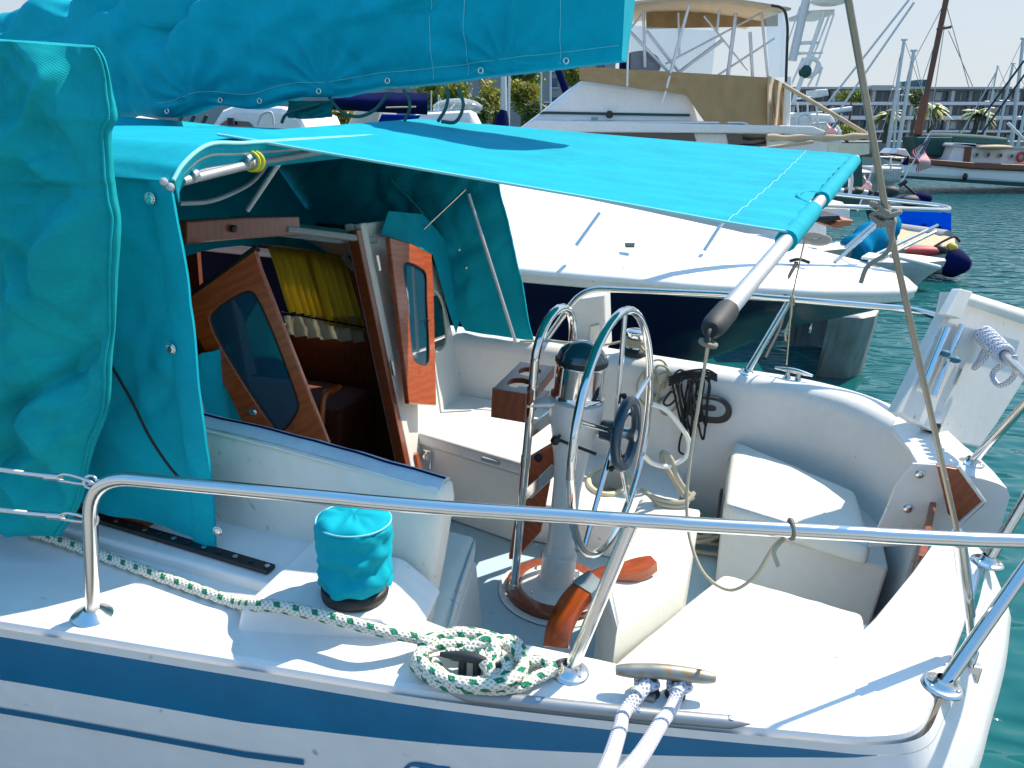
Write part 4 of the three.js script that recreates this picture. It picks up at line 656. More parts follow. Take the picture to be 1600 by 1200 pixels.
{ // awning spread by a pole
  const a = thing('awning', 'bright turquoise canvas awning stretched aft from the dodger over the cockpit', 'awning', B);
  const nf = atC(340, 210, 0.42), ff = atC(655, 186, 1.95), na = poleAt(0.66).add(v3(0, 0.022, 0)), fa = atC(1332, 243, 2.16);
  const rows = []; for (let j = 0; j <= 44; j++) { const v = j / 44, r = []; for (let i = 0; i <= 70; i++) { const u = i / 70; const p = nf.clone().lerp(na, u).lerp(ff.clone().lerp(fa, u), v); const sag = 0.028 * Math.sin(u * 3.14) * Math.sin(v * 3.14), w = u ** 3; p.y += -sag + 0.0042 * w * Math.sin(v * 70 + 3 * N(u * 3, v * 4, 1)) + 0.010 * u * Math.sin(3.14 * u) * N(u * 2.5, v * 13, 3) + 0.0012 * Math.sin(v * 140 + 5 * N(u * 2, v * 3, 8)) * w; p.x += 0.012 * Math.sin(v * 3.14) * (u > 0.98 ? -1 : 0); r.push(p); } rows.push(r); }
  part(a, 'cloth', sheet(rows, 0.003), M.cloth);
  part(a, 'edge_piping', sweep(rows[0], 0.0035, 6), M.stitch);
  part(a, 'seam', sweep(rows.map(r => r[63].clone().add(v3(0, 0.003, 0))), 0.0012, 5), M.stitch);
  const slv = (c0, c1) => sweep(Array.from({ length: 13 }, (_, i) => poleAt(lerp(c0, c1, i / 12))), (t) => 0.027 + 0.0015 * Math.sin(t * 40), 14);
  part(a, 'pole_sleeve', slv(0.66, 1.06), M.cloth); part(a, 'pole_sleeve', slv(1.24, 2.16), M.cloth);
  part(a, 'opening_binding', sweep(smooth([poleAt(1.05).add(v3(0.02, 0.012, 0)), poleAt(1.07).add(v3(-0.03, 0.024, 0)), poleAt(1.15).add(v3(-0.055, 0.026, 0)), poleAt(1.23).add(v3(-0.03, 0.024, 0)), poleAt(1.25).add(v3(0.02, 0.012, 0))], 24), 0.006, 6), M.cloth);
  const p = thing('awning_pole', 'aluminium awning pole with black rubber end sticking out below the turquoise awning', 'pole', B);
  part(p, 'tube', rod(poleAt(0.02), poleAt(2.24), 0.0178, 18), M.alu);
  part(p, 'end_cap', sweep([poleAt(-0.035), poleAt(-0.025), poleAt(0.0), poleAt(0.075)], (t) => 0.013 + 0.0085 * Math.min(1, t * 2.2), 16), M.rubber);
  part(p, 'eye', ringAt(poleAt(-0.04).add(v3(0, -0.012, 0)), v3(1, 0, 0.2), 0.013, 0.004), M.rubber);
  const l = thing('awning_line', 'thin cream line from the awning pole end drooping through the cockpit to the rail', 'rope', B);
  const e = poleAt(-0.04);
  part(l, 'line', sweep(smooth([e.clone().add(v3(0, -0.015, 0)), toBoat(D(1103, 560, 1.83)), toBoat(D(1090, 640, 1.87)), toBoat(D(1078, 720, 1.9)), toBoat(D(1073, 790, 1.92)), toBoat(D(1080, 850, 1.9)), toBoat(D(1103, 900, 1.87)), toBoat(D(1140, 922, 1.84)), toBoat(D(1175, 905, 1.80)), toBoat(D(1205, 860, 1.74)), V(0.375, 0.10, 0.355)], 90), 0.0042, 8), M.ropeCream);
  part(l, 'pole_knot', ringAt(e.clone().add(v3(0, -0.022, 0)), v3(0.2, 1, 0), 0.012, 0.005), M.ropeCream);
  part(l, 'rail_hitch', [ringAt(V(0.385, 0.092, 0.381), v3(1, 0.1, -0.25), 0.0185, 0.0042), sweep(smooth([V(0.375, 0.085, 0.362), V(0.36, 0.07, 0.34), V(0.372, 0.068, 0.31)], 14), 0.0042, 8)], M.ropeCream);
  const g = thing('guy_line', 'thin white line from the far awning corner down to the far side cleat', 'rope', B);
  part(g, 'line', sweep([toBoat(D(1258, 372, 2.9)), toBoat(D(1238, 462, 2.95)), V(0.49, 2.24, 0.10)], 0.003, 6), M.ropeCream);
  part(g, 'hitch', [ringAt(V(0.462, 2.325, 0.38), v3(1, 0, 0), 0.02, 0.005), ringAt(V(0.475, 2.325, 0.38), v3(1, 0.2, 0), 0.02, 0.005), sweep(smooth([V(0.47, 2.30, 0.37), V(0.475, 2.29, 0.31), V(0.462, 2.28, 0.24), V(0.47, 2.28, 0.2)], 16), 0.004, 6)], M.ropeCream);
}
{ // boom with its sail cover
  const b = thing('boom_cover', 'long teal sail cover laced over the boom across the top of the picture', 'sail cover', B);
  const E0 = atC(975, 96, 1.8), E1 = atC(190, 189, 1.62), e0 = E0.clone(), e1 = E0.clone().lerp(E1, 1.75), BC = (t) => -lerp(e0.z, e1.z, t), sec = [[0.0, 0.0], [-0.05, 0.006], [-0.066, 0.05], [-0.085, 0.11], [-0.105, 0.19], [-0.115, 0.27], [-0.10, 0.34], [-0.06, 0.39], [0.0, 0.405], [0.06, 0.39], [0.10, 0.34], [0.115, 0.27], [0.105, 0.19], [0.085, 0.11], [0.066, 0.05], [0.05, 0.006]].map(([c, h]) => [c * 1.2, h * 1.15]);
  const cz = creases(70, [-3.6, -0.5], [0.0, 0.42], [0.9, 2.3], [0.08, 0.3], [0.014, 0.04], [0.004, 0.012]), cz2 = creases(24, [-3.0, -0.7], [0.3, 0.46], [0.1, 0.8], [0.06, 0.2], [0.02, 0.05], [0.015, 0.035]);
  const rows = [], Ln = 320; const nodes = [0.115, 0.31, 0.46, 0.62];
  for (let j = 0; j <= Ln; j++) {
    const t = j / Ln, base = e0.clone().lerp(e1, t), hs = lerp(0.98, 1.12, t) + 0.09 * N(t * 9, 3, 1) * clamp(t * 4 - 0.4, 0, 1), ring = [], prof = smooth(sec.map(([c, h]) => v3(c, h, 0)), 84, true).slice(0, -1);
    const low = 0.012 * Math.sin(t * 60) * clamp(t * 5 - 1, 0, 1) + 0.02 * N(t * 14, 8, 2) * clamp(t * 4 - 0.5, 0, 1);
    for (const q of prof) {
      let pull = 0; for (const n of nodes) { const dt = (t - n) * 4, dh = (q.y - 0.03) * 1.3, rd = Math.hypot(dt, dh); pull += Math.exp(-((rd / 0.32) ** 2)) * 0.012 * Math.sin(Math.atan2(dh, dt) * 13 + n * 30) * clamp(rd * 9, 0, 1); }
      const bumpy = pull + cz(base.x, q.y) + cz2(base.x, q.y) + 0.02 * fbm(t * 11, q.y * 5, q.x > 0 ? 7 : 1) * clamp(0.5 + t * 2, 0, 1) + (q.y > 0.24 ? 0.036 * N(t * 20 + q.y * 6, q.y * 7, 4) * clamp(t * 6, 0.15, 1) : 0);
      const out = Math.sign(q.x || 1) * Math.min(1, Math.abs(q.x) / 0.05);
      ring.push(base.clone().add(v3(0, q.y * hs + low * (1 - q.y * 2.5) + (q.y > 0.33 ? bumpy : 0), -(q.x * (0.92 + 0.2 * t) + out * bumpy))));
    } rows.push(ring);
  }
  const ctr = rows[0].map(p => p.clone().lerp(e0, 0.25));
  part(b, 'canvas', merge([gridGeo(rows, true), gridGeo([rows[0].map(() => e0.clone().add(v3(0, 0.2, 0))), rows[0]], true)]), M.cloth);
  const nearI = (h) => { const r = rows[3], b0 = e0.clone().lerp(e1, 3 / Ln).y; let bi = 0, bd = 9; r.forEach((p, i) => { if (-p.z < BC(3 / Ln) - 0.03 && Math.abs(p.y - b0 - h) < bd) { bd = Math.abs(p.y - b0 - h); bi = i; } }); return bi; };
  const face = (t, h) => rows[clamp(Math.round(t * Ln), 0, Ln)][nearI(h)].clone().add(v3(0, 0, 0.002));
  part(b, 'hem_stitching', sweep(Array.from({ length: 90 }, (_, i) => face(0.002 + i / 89 * 0.5, 0.055)), 0.0011, 5), M.stitch);
  for (const t of [0.058, 0.152, 0.187]) part(b, 'seam', sweep(Array.from({ length: 14 }, (_, i) => face(t, 0.015 + i * 0.026)).filter((p, i, q) => i === 0 || p.distanceTo(q[i - 1]) > 0.004), 0.0012, 5), M.stitch);
  for (const [x, y] of [[210, 186], [294, 174], [368, 156], [422, 155], [512, 145], [613, 136], [755, 120], [883, 99]]) { const p = atC(x, y, 1.7), t = clamp((e0.x - p.x) / (e0.x - e1.x), 0, 1), f = face(t, 0.024); part(b, 'grommet', ringAt(f.add(v3(0, 0, 0.004)), v3(0, 0, 1), 0.0095, 0.0028, 18), M.steel); }
  // the boom end inside and the reefing cords below
  const cords = [[[440, 192], [446, 180], [470, 170], [500, 162]], [[514, 152], [535, 176], [560, 182], [585, 172], [607, 146]], [[632, 189], [640, 170], [638, 152], [630, 140]], [[684, 190], [696, 170], [700, 150], [698, 136]], [[690, 190], [712, 190], [724, 165], [720, 148], [716, 134]]];
  cords.forEach((cd, i) => { const o = thing('reef_cord', ['dark green cord hanging from the sail cover at its leftmost loop', 'dark green cord slung in a wide loop below the sail cover', 'short dark green cord hanging straight from the sail cover beside the wide loop', 'inner dark green cord of the pair at the awning top', 'outer dark green cord of the pair curving onto the awning top'][i], 'cord', { boat: true, group: 'cords below the sail cover' }); part(o, 'cord', sweep(smooth(cd.map(([x, y]) => atC(x, y, 1.66)), 24), 0.007, 8), tinted(M.rubber, 0.02, 0.12, 0.11)); });
  const bag = thing('folded_canvas', 'crumpled green canvas end tucked under the sail cover', 'canvas', B);
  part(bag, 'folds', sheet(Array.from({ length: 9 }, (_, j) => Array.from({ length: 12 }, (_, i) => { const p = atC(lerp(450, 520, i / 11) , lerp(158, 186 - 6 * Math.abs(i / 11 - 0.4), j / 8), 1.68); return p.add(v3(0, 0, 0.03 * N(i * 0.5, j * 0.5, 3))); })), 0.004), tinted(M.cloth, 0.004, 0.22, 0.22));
}
{ // tall canvas draped at the left edge
  const cz = creases(44, [-1.45, -0.95], [0.05, 1.2], [0.6, 2.3], [0.10, 0.30], [0.016, 0.036], [0.018, 0.042]), cz2 = creases(90, [-1.45, -0.95], [0.05, 1.2], [0, 3.1], [0.03, 0.12], [0.008, 0.014], [0.004, 0.010]);
  const b = thing('draped_canvas', 'tall weathered teal canvas draped over gear on the side deck at the left edge', 'cover', B);
  const rt = [[20, 60], [150, 74], [160, 90], [172, 140], [182, 186], [174, 205], [179, 285], [188, 350], [183, 430], [174, 560], [168, 640], [140, 720], [124, 790], [95, 836]];
  const rc = smooth(rt.slice(1).map(([x, y]) => atC(x, y, -0.07)), 150), S = 150;
  const line = (sR, h, k) => Array.from({ length: S + 1 }, (_, i) => {                                     // from the far side of the right edge, round it, and off to the left
    const u = i / S, a = u < 0.1 ? lerp(2.4, 0, u / 0.1) : 0, run = u < 0.1 ? 0 : (u - 0.1) / 0.9, R = 0.014;
    const fl = 0.04 * clamp((0.75 - h) / 0.7, 0, 1), s = sR - R + R * Math.cos(a) * 1 - (a > 1.57 ? (a - 1.57) * 0.2 : 0) - run * 0.75, c = -0.07 + R * Math.sin(a) - run * (0.10 + fl) - 0.045 * Math.sin(Math.min(1, run * 1.5) * 1.571) * k;
    const flap = h > 0.93 - 0.05 * run ? 0.014 : 0, n = 0.05 * fbm(s * 2.6 + h, h * 2.0, 3) + 0.010 * N(s * 16 + h * 9, h * 7, 4) + 0.014 * Math.sin((h * 9 + s * 5) * 2.2) * N(s * 3, h * 3, 9) + flap + cz(s, h) + cz2(s, h) + 0.034 * (0.35 - Math.abs(N(s * 4 + h * 2.5, h * 4 - s * 2, 21))) + 0.014 * (0.3 - Math.abs(N(s * 13 - h * 5, h * 11, 31))) + 0.006 * (0.3 - Math.abs(N(s * 27, h * 19 + s * 9, 41)));
    return V(s, c - n * clamp((u - 0.08) / 0.14, 0.05, 1), h);
  });
  const rows = []; const p0 = rc[0];
  for (let k = 0; k < 5; k++) { const q = k / 5; rows.push(line(p0.x - 0.10 * (1 - q), p0.y + 0.008 * (1 - q * q), 1).map(p => p.add(v3(0, 0.0, -0.12 * (1 - q) ** 1.4)))); }
  for (const p of rc) rows.push(line(p.x, p.y, 1));
  part(b, 'canvas', gridGeo(rows), M.clothOld);
  part(b, 'hem', sweep(rows.slice(8).map(r => r[16].clone().add(v3(0, 0, 0.004))), 0.003, 6), M.clothOld);
}

/* ---------- small gear in the cockpit and on the far side ---------- */
{ // far deck winch with its tangle of line
  const w = thing('far_winch', 'chrome drum winch on black base on the far side deck behind the wheel', 'winch', B), b = V(-0.20, 2.24, 0.05);
  part(w, 'base', turned([[0, 0], [0.062, 0], [0.062, 0.012], [0.055, 0.035], [0, 0.035]], b, v3(0, 1, 0), 28), M.rubber);
  part(w, 'drum', turned([[0.05, 0.03], [0.052, 0.04], [0.042, 0.055], [0.038, 0.075], [0.042, 0.1], [0.05, 0.106], [0.05, 0.118], [0.03, 0.122], [0, 0.122]], b, v3(0, 1, 0), 28), M.chrome);
  const r = thing('white_line', 'tangled thin white line wrapped on the far winch and hanging inside the coaming', 'rope', B);
  const wrap = []; for (let i = 0; i < 30; i++) { const a = i * 0.8; wrap.push(b.clone().add(v3(0.047 * Math.cos(a), 0.045 + i * 0.0011, 0.047 * Math.sin(a)))); }
  part(r, 'turns', sweep(smooth(wrap, 160), 0.006, 8), M.ropeCream);
  for (let k = 0; k < 5; k++) { const o = rr(-0.05, 0.05), lp = []; for (let i = 0; i < 12; i++) { const a = i / 12 * 6.283; lp.push(V(-0.10 + o + 0.05 * Math.cos(a) + 0.02 * k, 2.135 - 0.022 * rnd() - 0.02 * (k % 3), -0.02 + 0.085 * Math.sin(a) - 0.02 * k + 0.02 * rnd())); } part(r, 'hanging_loop', sweep(smooth(lp, 60, true).slice(0, -1), 0.0055, 8, true), M.ropeCream); }
  part(r, 'lead', sweep(smooth([b.clone().add(v3(-0.05, 0.06, 0)), V(-0.35, 2.20, 0.085), V(-0.6, 2.19, 0.07), V(-0.75, 2.15, 0.06)], 24), 0.006, 8), M.ropeCream);
  part(r, 'lead', sweep(smooth([b.clone().add(v3(0.03, 0.055, 0.04)), V(-0.12, 2.15, 0.06), V(-0.05, 2.10, -0.05), V(-0.07, 2.08, -0.14), V(-0.02, 2.10, -0.1)], 24), 0.0055, 8), M.ropeCream);
}
{ // white deck box outside the far rail
  const w = thing('deck_box', 'white moulded box with recessed panel standing on the dock line side behind the guard', 'box', B);
  const q = [[890, 478], [897, 468], [945, 461], [948, 545], [888, 545]].map(([x, y]) => atC(x, y, 2.36));
  const wb = part(w, 'shell', plateGeo(q.reverse(), -0.16, 0.012), M.gel);
  part(wb, 'panel', plateGeo([[922, 510], [937, 507], [937, 545], [921, 546]].map(([x, y]) => atC(x, y, 2.352)).reverse(), 0.004, 0.001), M.vinyl);
}
{ // black coiled line and the pump fitting on the far wall
  const k = thing('black_line', 'hank of thin black line hung on the far cockpit wall behind the awning line', 'rope', B);
  const at = (x, y, o = 0) => atC(x, y, 2.07 - o);
  for (let i = 0; i < 9; i++) { const x = 1062 + i * 4.5 + rr(-3, 3), w = rr(8, 17), top = 583 + rr(-5, 6), bot = 655 + rr(-12, 34), o = rr(0.0, 0.03); part(k, 'loop', sweep(smooth([at(x - w, top + 12, o), at(x, top, o + 0.01), at(x + w, top + 10, o), at(x + w * 0.7, (top + bot) / 2, o + 0.008), at(x + 3, bot, o), at(x - w * 0.6, (top + bot) / 2 + 6, o + 0.012)], 44, true).slice(0, -1), 0.0052, 7, true), M.ropeBlack); }
  for (let i = 0; i < 4; i++) part(k, 'turn', sweep(smooth([at(1045, 590 + i * 4, 0.01), at(1075, 580 + i * 3.5, 0.035), at(1105, 578 + i * 4, 0.035), at(1120, 586 + i * 3, 0.01)], 20), 0.0052, 7), M.ropeBlack);
  part(k, 'loop', sweep(smooth([at(1050, 612, 0.01), at(1037, 630, 0.01), at(1043, 634, 0.01), at(1056, 622, 0.02)], 24, true).slice(0, -1), 0.005, 7, true), M.ropeBlack);
  part(k, 'tail', sweep(smooth([at(1072, 660, 0.015), at(1062, 690, 0.012), at(1062, 706, 0.012), at(1072, 710, 0.012), at(1080, 695, 0.014), at(1084, 670, 0.016)], 34), 0.005, 7), M.ropeBlack);
  const o = thing('wall_instrument', 'oval black instrument fitting with grey face set in the far cockpit wall', 'instrument', B);
  const ov = (kx, ky, c) => Array.from({ length: 32 }, (_, i) => { const a = i / 32 * 6.2832, sx = Math.sign(Math.cos(a)) * Math.abs(Math.cos(a)) ** 0.7; return atC(1108 + 36 * kx * sx, 637 + 21 * ky * Math.sin(a) + 0.12 * 36 * kx * sx, c); });
  part(o, 'bezel', plateGeo(ov(1, 1, 2.076).reverse(), 0.03, 0.006), M.black); part(o, 'face', plateGeo(ov(0.72, 0.62, 2.050).reverse(), 0.008, 0.002), M.grey); part(o, 'slot', plateGeo(ov(0.32, 0.22, 2.044).reverse(), 0.006, 0.001), M.rubber);
  const p = thing('pump_plate', 'small black oval pump plate on the front of the far helm seat', 'pump', B);
  part(p, 'plate', plateGeo(Array.from({ length: 24 }, (_, i) => { const a = i / 24 * 6.2832; return V(0.292, 1.66 + 0.05 * Math.cos(a), -0.37 + 0.062 * Math.sin(a)); }), -0.012, 0.003), M.black);
  part(p, 'lip', sweep(Array.from({ length: 24 }, (_, i) => { const a = i / 24 * 6.2832; return V(0.286, 1.66 + 0.054 * Math.cos(a), -0.37 + 0.066 * Math.sin(a)); }), 0.005, 6, true), M.rubber);
  const h = thing('hose', 'cream hose curving from behind the wheel across the far wall', 'hose', B);
  part(h, 'tube', sweep(smooth([toBoat(D(1018, 631, 2.55)), toBoat(D(1040, 640, 2.58)), toBoat(D(1060, 662, 2.62)), toBoat(D(1076, 690, 2.66)), toBoat(D(1070, 715, 2.68)), toBoat(D(1045, 728, 2.68)), toBoat(D(1020, 724, 2.62)), toBoat(D(1004, 710, 2.55))], 50), 0.0085, 10), M.vinyl);
}
{ // heap of line on the well floor
  const r = thing('line_heap', 'heap of cream rope lying on the well floor below the far helm seat', 'rope', B);
  const c = V(0.20, 1.86, SOLE);
  for (let k = 0; k < 9; k++) { const pts = [], rx = rr(0.09, 0.17), rz = rr(0.07, 0.13), ox = rr(-0.05, 0.05), oz = rr(-0.06, 0.06), h = 0.012 + k * 0.009; for (let i = 0; i < 9; i++) { const a = i / 9 * 6.283; pts.push(c.clone().add(v3(ox + rx * Math.cos(a) * rr(0.85, 1.15), h + 0.012 * Math.sin(a * 2 + k), oz + rz * Math.sin(a) * rr(0.85, 1.15)))); } part(r, 'turn', sweep(smooth(pts, 60, true).slice(0, -1), 0.0085, 9, true), M.ropeCream); }
  part(r, 'standing_loop', sweep(smooth([toBoat(D(1068, 775, 2.75)), toBoat(D(1050, 745, 2.72)), toBoat(D(1034, 716, 2.7)), toBoat(D(1036, 707, 2.69)), toBoat(D(1048, 716, 2.68)), toBoat(D(1058, 745, 2.68)), toBoat(D(1082, 780, 2.7))], 40), 0.009, 9), M.ropeCream);
  for (let k = 0; k < 3; k++) part(r, 'bight', sweep(smooth([toBoat(D(1000 + k * 12, 765 + k * 6, 2.7)), toBoat(D(1030, 780 + k * 7, 2.68)), toBoat(D(1070, 784 + k * 5, 2.68)), toBoat(D(1085 - k * 6, 770, 2.7))], 30), 0.0085, 9), M.ropeCream);
}
{ // far cleat, stern winch, folded swim platform
  const k = thing('far_cleat', 'steel horn cleat on the far side deck beside the slanting rail leg', 'cleat', B), a = V(0.44, 2.20, 0.09), b = V(0.60, 2.16, 0.088);
  part(k, 'horns', sweep(smooth([a, a.clone().lerp(b, 0.5).add(v3(0, 0.005, 0)), b], 14), (t) => 0.005 + 0.007 * Math.sin(3.14 * t), 10), M.steel);
  for (const t of [0.36, 0.64]) part(k, 'leg', turned([[0.02, 0], [0.01, 0.012], [0.009, 0.035]], a.clone().lerp(b, t).setY(0.055), v3(0, 1, 0), 14), M.steel);
  const w = thing('stern_post', 'small black and white line post on the far stern corner', 'post', B), p = atH(1453, 672, 0.07);
  part(w, 'base', turned([[0, 0], [0.032, 0], [0.03, 0.03], [0.022, 0.04], [0, 0.04]], p, v3(0.1, 1, 0), 20), M.black);
  part(w, 'head', turned([[0.022, 0.036], [0.027, 0.045], [0.027, 0.06], [0.018, 0.07], [0, 0.071]], p, v3(0.1, 1, 0), 20), M.gel);
  part(w, 'arm', rod(p.clone().add(v3(-0.05, 0.03, 0)), p.clone().add(v3(0, 0.04, 0)), 0.007, 8), M.steel);
  const s = thing('swim_platform', 'white swim platform folded upright behind the stern with steel ladder tubes', 'swim platform', B);
  const pl = (x, y, o = 0) => meet(x, y, V(1.16 + o, 1.9, 0.2), v3(0.72, 0.22, 0.66).normalize()), nv = v3(0.72, 0.22, 0.66).normalize();
  part(s, 'board', plateGeo([[1403, 645], [1432, 588], [1452, 545], [1478, 492], [1486, 456], [1503, 459], [1540, 478], [1610, 492], [1610, 580], [1560, 660], [1532, 700], [1490, 692]].map(([x, y]) => pl(x, y)).reverse(), -0.045, 0.008), M.gelWarm);
  part(s, 'top_flap', sheet(Array.from({ length: 6 }, (_, j) => Array.from({ length: 14 }, (_, i) => pl(lerp(1500, 1612, i / 13), lerp(456 + i * 2.6, 476 + i * 2.9, j / 5)).addScaledVector(nv, 0.02 + 0.012 * Math.sin(j * 0.6) + 0.004 * N(i, j, 3)))), 0.004), M.vinyl);
  for (const [x0, y0, x1, y1] of [[1432, 606, 1471, 512], [1448, 618, 1493, 508]]) part(s, 'ladder_tube', rod(pl(x0, y0).addScaledVector(nv, 0.022), pl(x1, y1).addScaledVector(nv, 0.022), 0.0125, 12), M.chrome);
  part(s, 'block', block([[1455, 494], [1487, 508], [1494, 450], [1476, 452]].length ? (() => { const q = [[1461, 492], [1484, 498], [1503, 456], [1484, 451]].map(([x, y]) => pl(x, y).addScaledVector(nv, 0.006)); return [...q, ...q.map(p => p.clone().addScaledVector(nv, 0.035))]; })() : [], 0.005), M.vinyl);
  for (const [x, y] of [[1460, 551], [1476, 561]]) part(s, 'clamp_knob', ball(pl(x, y).addScaledVector(nv, 0.04), 0.016, 1.2, 0.8, 1), tinted(M.rubber, 0.02, 0.16, 0.25));
  part(s, 'crossbar', rod(pl(1460, 552).addScaledVector(nv, 0.03), pl(1478, 561).addScaledVector(nv, 0.03), 0.008, 10), M.steel);
  part(s, 'decal', plateGeo([[1488, 600], [1494, 602], [1504, 577], [1499, 575]].map(([x, y]) => pl(x, y)).reverse(), 0.002), M.greyPaint);
  const g = thing('coiled_rope', 'white rope wound in thick turns round the stern rail tube', 'rope', B);
  const c0 = V(1.141, 1.90, 0.419), c1 = V(1.145, 1.62, 0.411), hel = []; for (let i = 0; i <= 60; i++) { const t = i / 60, an = t * 6.283 * 7; hel.push(c0.clone().lerp(c1, t).add(v3(0.026 * Math.cos(an), 0.026 * Math.sin(an), 0))); }
  part(g, 'turns', sweep(smooth(hel, 260), 0.0105, 9), M.ropeWhite);
  part(g, 'loop', sweep(smooth([c0.clone().add(v3(0.02, -0.02, 0)), c0.clone().add(v3(0.0, -0.09, 0.03)), c0.clone().add(v3(-0.02, -0.12, 0.06)), c0.clone().add(v3(-0.01, -0.08, 0.1)), c0.clone().add(v3(0.02, -0.01, 0.09))], 40), 0.0095, 9), M.ropeWhite);
  part(g, 'loop', sweep(smooth([c1.clone().add(v3(0.02, 0, 0.0)), c1.clone().add(v3(-0.01, -0.08, -0.05)), c1.clone().add(v3(0, -0.1, 0.02)), c1.clone().add(v3(0.02, -0.05, 0.06)), c1.clone().add(v3(0.01, 0.02, 0.05))], 40), 0.0095, 9), M.ropeWhite);
}

/* ---------- the marina beyond ---------- */
const Zp = (px, py, z) => { const d = sight(px, py); return CAM.clone().addScaledVector(d, z / d.z); };           // on an upright plane
function wallPlate(pts, z, depth, bevel = 0) { const q = pts.map(([x, y]) => Zp(x, y, -z)); let a = 0; q.forEach((p, i) => { const n = q[(i + 1) % q.length]; a += p.x * n.y - n.x * p.y; }); if (a < 0) q.reverse(); return plateGeo(q, -depth, bevel); }   // faces the dock, goes back from it
const zr = (x0, y0, x1, y1, z, r, sides = 7, z1 = z) => rod(Zp(x0, y0, -z), Zp(x1, y1, -z1), r, sides);
function hullGeo({ tip, aft, len, hb, levels, side = null }) {                                                     // levels: [height, setback of the stem, width factor]
  const nr = v3(-aft.z, 0, aft.x).multiplyScalar(-1); if (nr.z < 0) nr.negate();
  const n = 36, prof = (u) => { for (let i = 1; i < hb.length; i++) if (u <= hb[i][0]) return lerp(hb[i - 1][1], hb[i][1], (u - hb[i - 1][0]) / (hb[i][0] - hb[i - 1][0])); return hb[hb.length - 1][1]; };
  return levels.map(([f, back, k]) => { const r = []; for (let q = 0; q <= 2 * n; q++) { const sgn = q < n ? 1 : -1, t = Math.abs(q - n) / n, u = len * t * t, w = prof(u) * k, h = typeof f === 'function' ? f(u + back) : f; r.push(tip.clone().setY(0).addScaledVector(aft, Math.min(len, u + back)).addScaledVector(nr, sgn * w).setY(h)); } return r; });
}
{ // navy motor cruiser in the next berth
  const o = thing('navy_cruiser', 'motor cruiser with navy hull and long white foredeck in the next berth', 'motorboat');
  const tip = D(1433, 446, 5.65), aft = v3(-0.985, 0, -0.17).normalize(), hb = [[0, 0.02], [0.05, 0.13], [0.15, 0.27], [0.4, 0.48], [0.9, 0.80], [1.7, 1.10], [2.8, 1.28], [4.5, 1.36], [8, 1.36]], len = 7;
  const top = (u) => 1.15 + 0.105 * u - 0.004 * u * u;
  const low = hullGeo({ tip, aft, len, hb, levels: [[(u) => top(u) - 0.085, 0.03, 0.985], [(u) => top(u) - 0.2, 0.26, 0.95], [(u) => top(u) - 0.42, 0.85, 0.90], [(u) => 0.45 + 0.03 * u, 1.5, 0.84], [0.2, 1.9, 0.76], [-0.3, 2.3, 0.55]] });
  part(o, 'hull', gridGeo(low), M.navy);
  part(o, 'rub_rail', gridGeo(hullGeo({ tip, aft, len, hb, levels: [[(u) => top(u) + 0.012, 0.02, 0.985], [(u) => top(u), 0, 1.0], [(u) => top(u) - 0.03, 0, 1.004], [(u) => top(u) - 0.034, 0.012, 0.992], [(u) => top(u) - 0.075, 0.014, 0.995], [(u) => top(u) - 0.088, 0.03, 0.98]] })), M.white);
  const dk = hullGeo({ tip, aft, len, hb, levels: [[(u) => top(u) + 0.012, 0.02, 0.985], [(u) => top(u) + 0.05, 0.07, 0.94], [(u) => top(u) + 0.075 + 0.02 * u, 0.13, 0.86], [(u) => top(u) + 0.085 + 0.075 * u, 0.3, 0.62], [(u) => top(u) + 0.09 + 0.095 * u, 0.4, 0.3], [(u) => top(u) + 0.09 + 0.10 * u, 0.45, 0.0]] });
  part(o, 'foredeck', gridGeo(dk), M.white);
  part(o, 'boot_stripe', sweep(low[3].slice(0, 34).map(p => p.clone().add(v3(0, 0.0, 0.012))), 0.010, 6), M.greyPaint);
  // bow pulpit
  const pul = fillet([D(1010, 318, 4.75), D(1300, 322, 5.25), D(1486, 329, 5.75), D(1480, 322, 6.0), D(1290, 302, 6.5), D(1150, 292, 6.8)], 0.16, 8);
  part(o, 'pulpit', sweep(pul, 0.0165, 10), M.steel);
  for (const [a, b] of [[[900, 384, 4.85], [937, 333, 4.9]], [[1100, 392, 5.1], [1140, 330, 5.1]], [[1304, 410, 5.35], [1392, 333, 5.55]], [[1320, 388, 5.6], [1384, 333, 5.5]], [[1372, 396, 5.6], [1465, 352, 5.75]], [[1376, 404, 5.5], [1462, 362, 5.7]]]) part(o, 'stanchion', rod(D(...a), D(...b), 0.0125, 8), M.steel);
  part(o, 'cleat', [sweep(smooth([D(1234, 408, 5.2), D(1248, 405, 5.2), D(1265, 410, 5.2)], 10), 0.012, 8), rod(D(1244, 409, 5.2), D(1244, 415, 5.2), 0.014, 8)], M.black);
  part(o, 'vent', turned([[0, 0], [0.05, 0], [0.05, 0.03], [0.036, 0.05], [0, 0.052]], D(1314, 433, 5.4), v3(0, 1, 0.15), 22), M.chrome);
  part(o, 'vent_pipe', sweep(smooth([D(1322, 437, 5.38), D(1320, 424, 5.4), D(1312, 416, 5.45)], 12), 0.014, 8), M.white);
  part(o, 'anchor_hatch', plateGeo([D(1345, 405, 5.62), D(1378, 409, 5.6), D(1390, 402, 5.8), D(1356, 398, 5.82)], 0.02, 0.004), M.vinyl);
  part(o, 'light_port', plateGeo([D(976, 381, 5.0), D(992, 381, 5.0), D(991, 387, 4.98), D(977, 387, 4.98)].reverse(), 0.01, 0.002), M.dkgreen);
  part(o, 'bow_eye', ringAt(D(1266, 512, 5.7), v3(1, 0, 0.5), 0.035, 0.008), M.steel);
  const l = thing('berth_line', 'dark mooring line hanging from the navy cruiser cleat', 'rope'); part(l, 'line', sweep(smooth([D(1244, 412, 5.15), D(1230, 440, 5.05), D(1222, 500, 4.9), D(1195, 560, 4.6)], 24), 0.011, 7), M.ropeBlack);
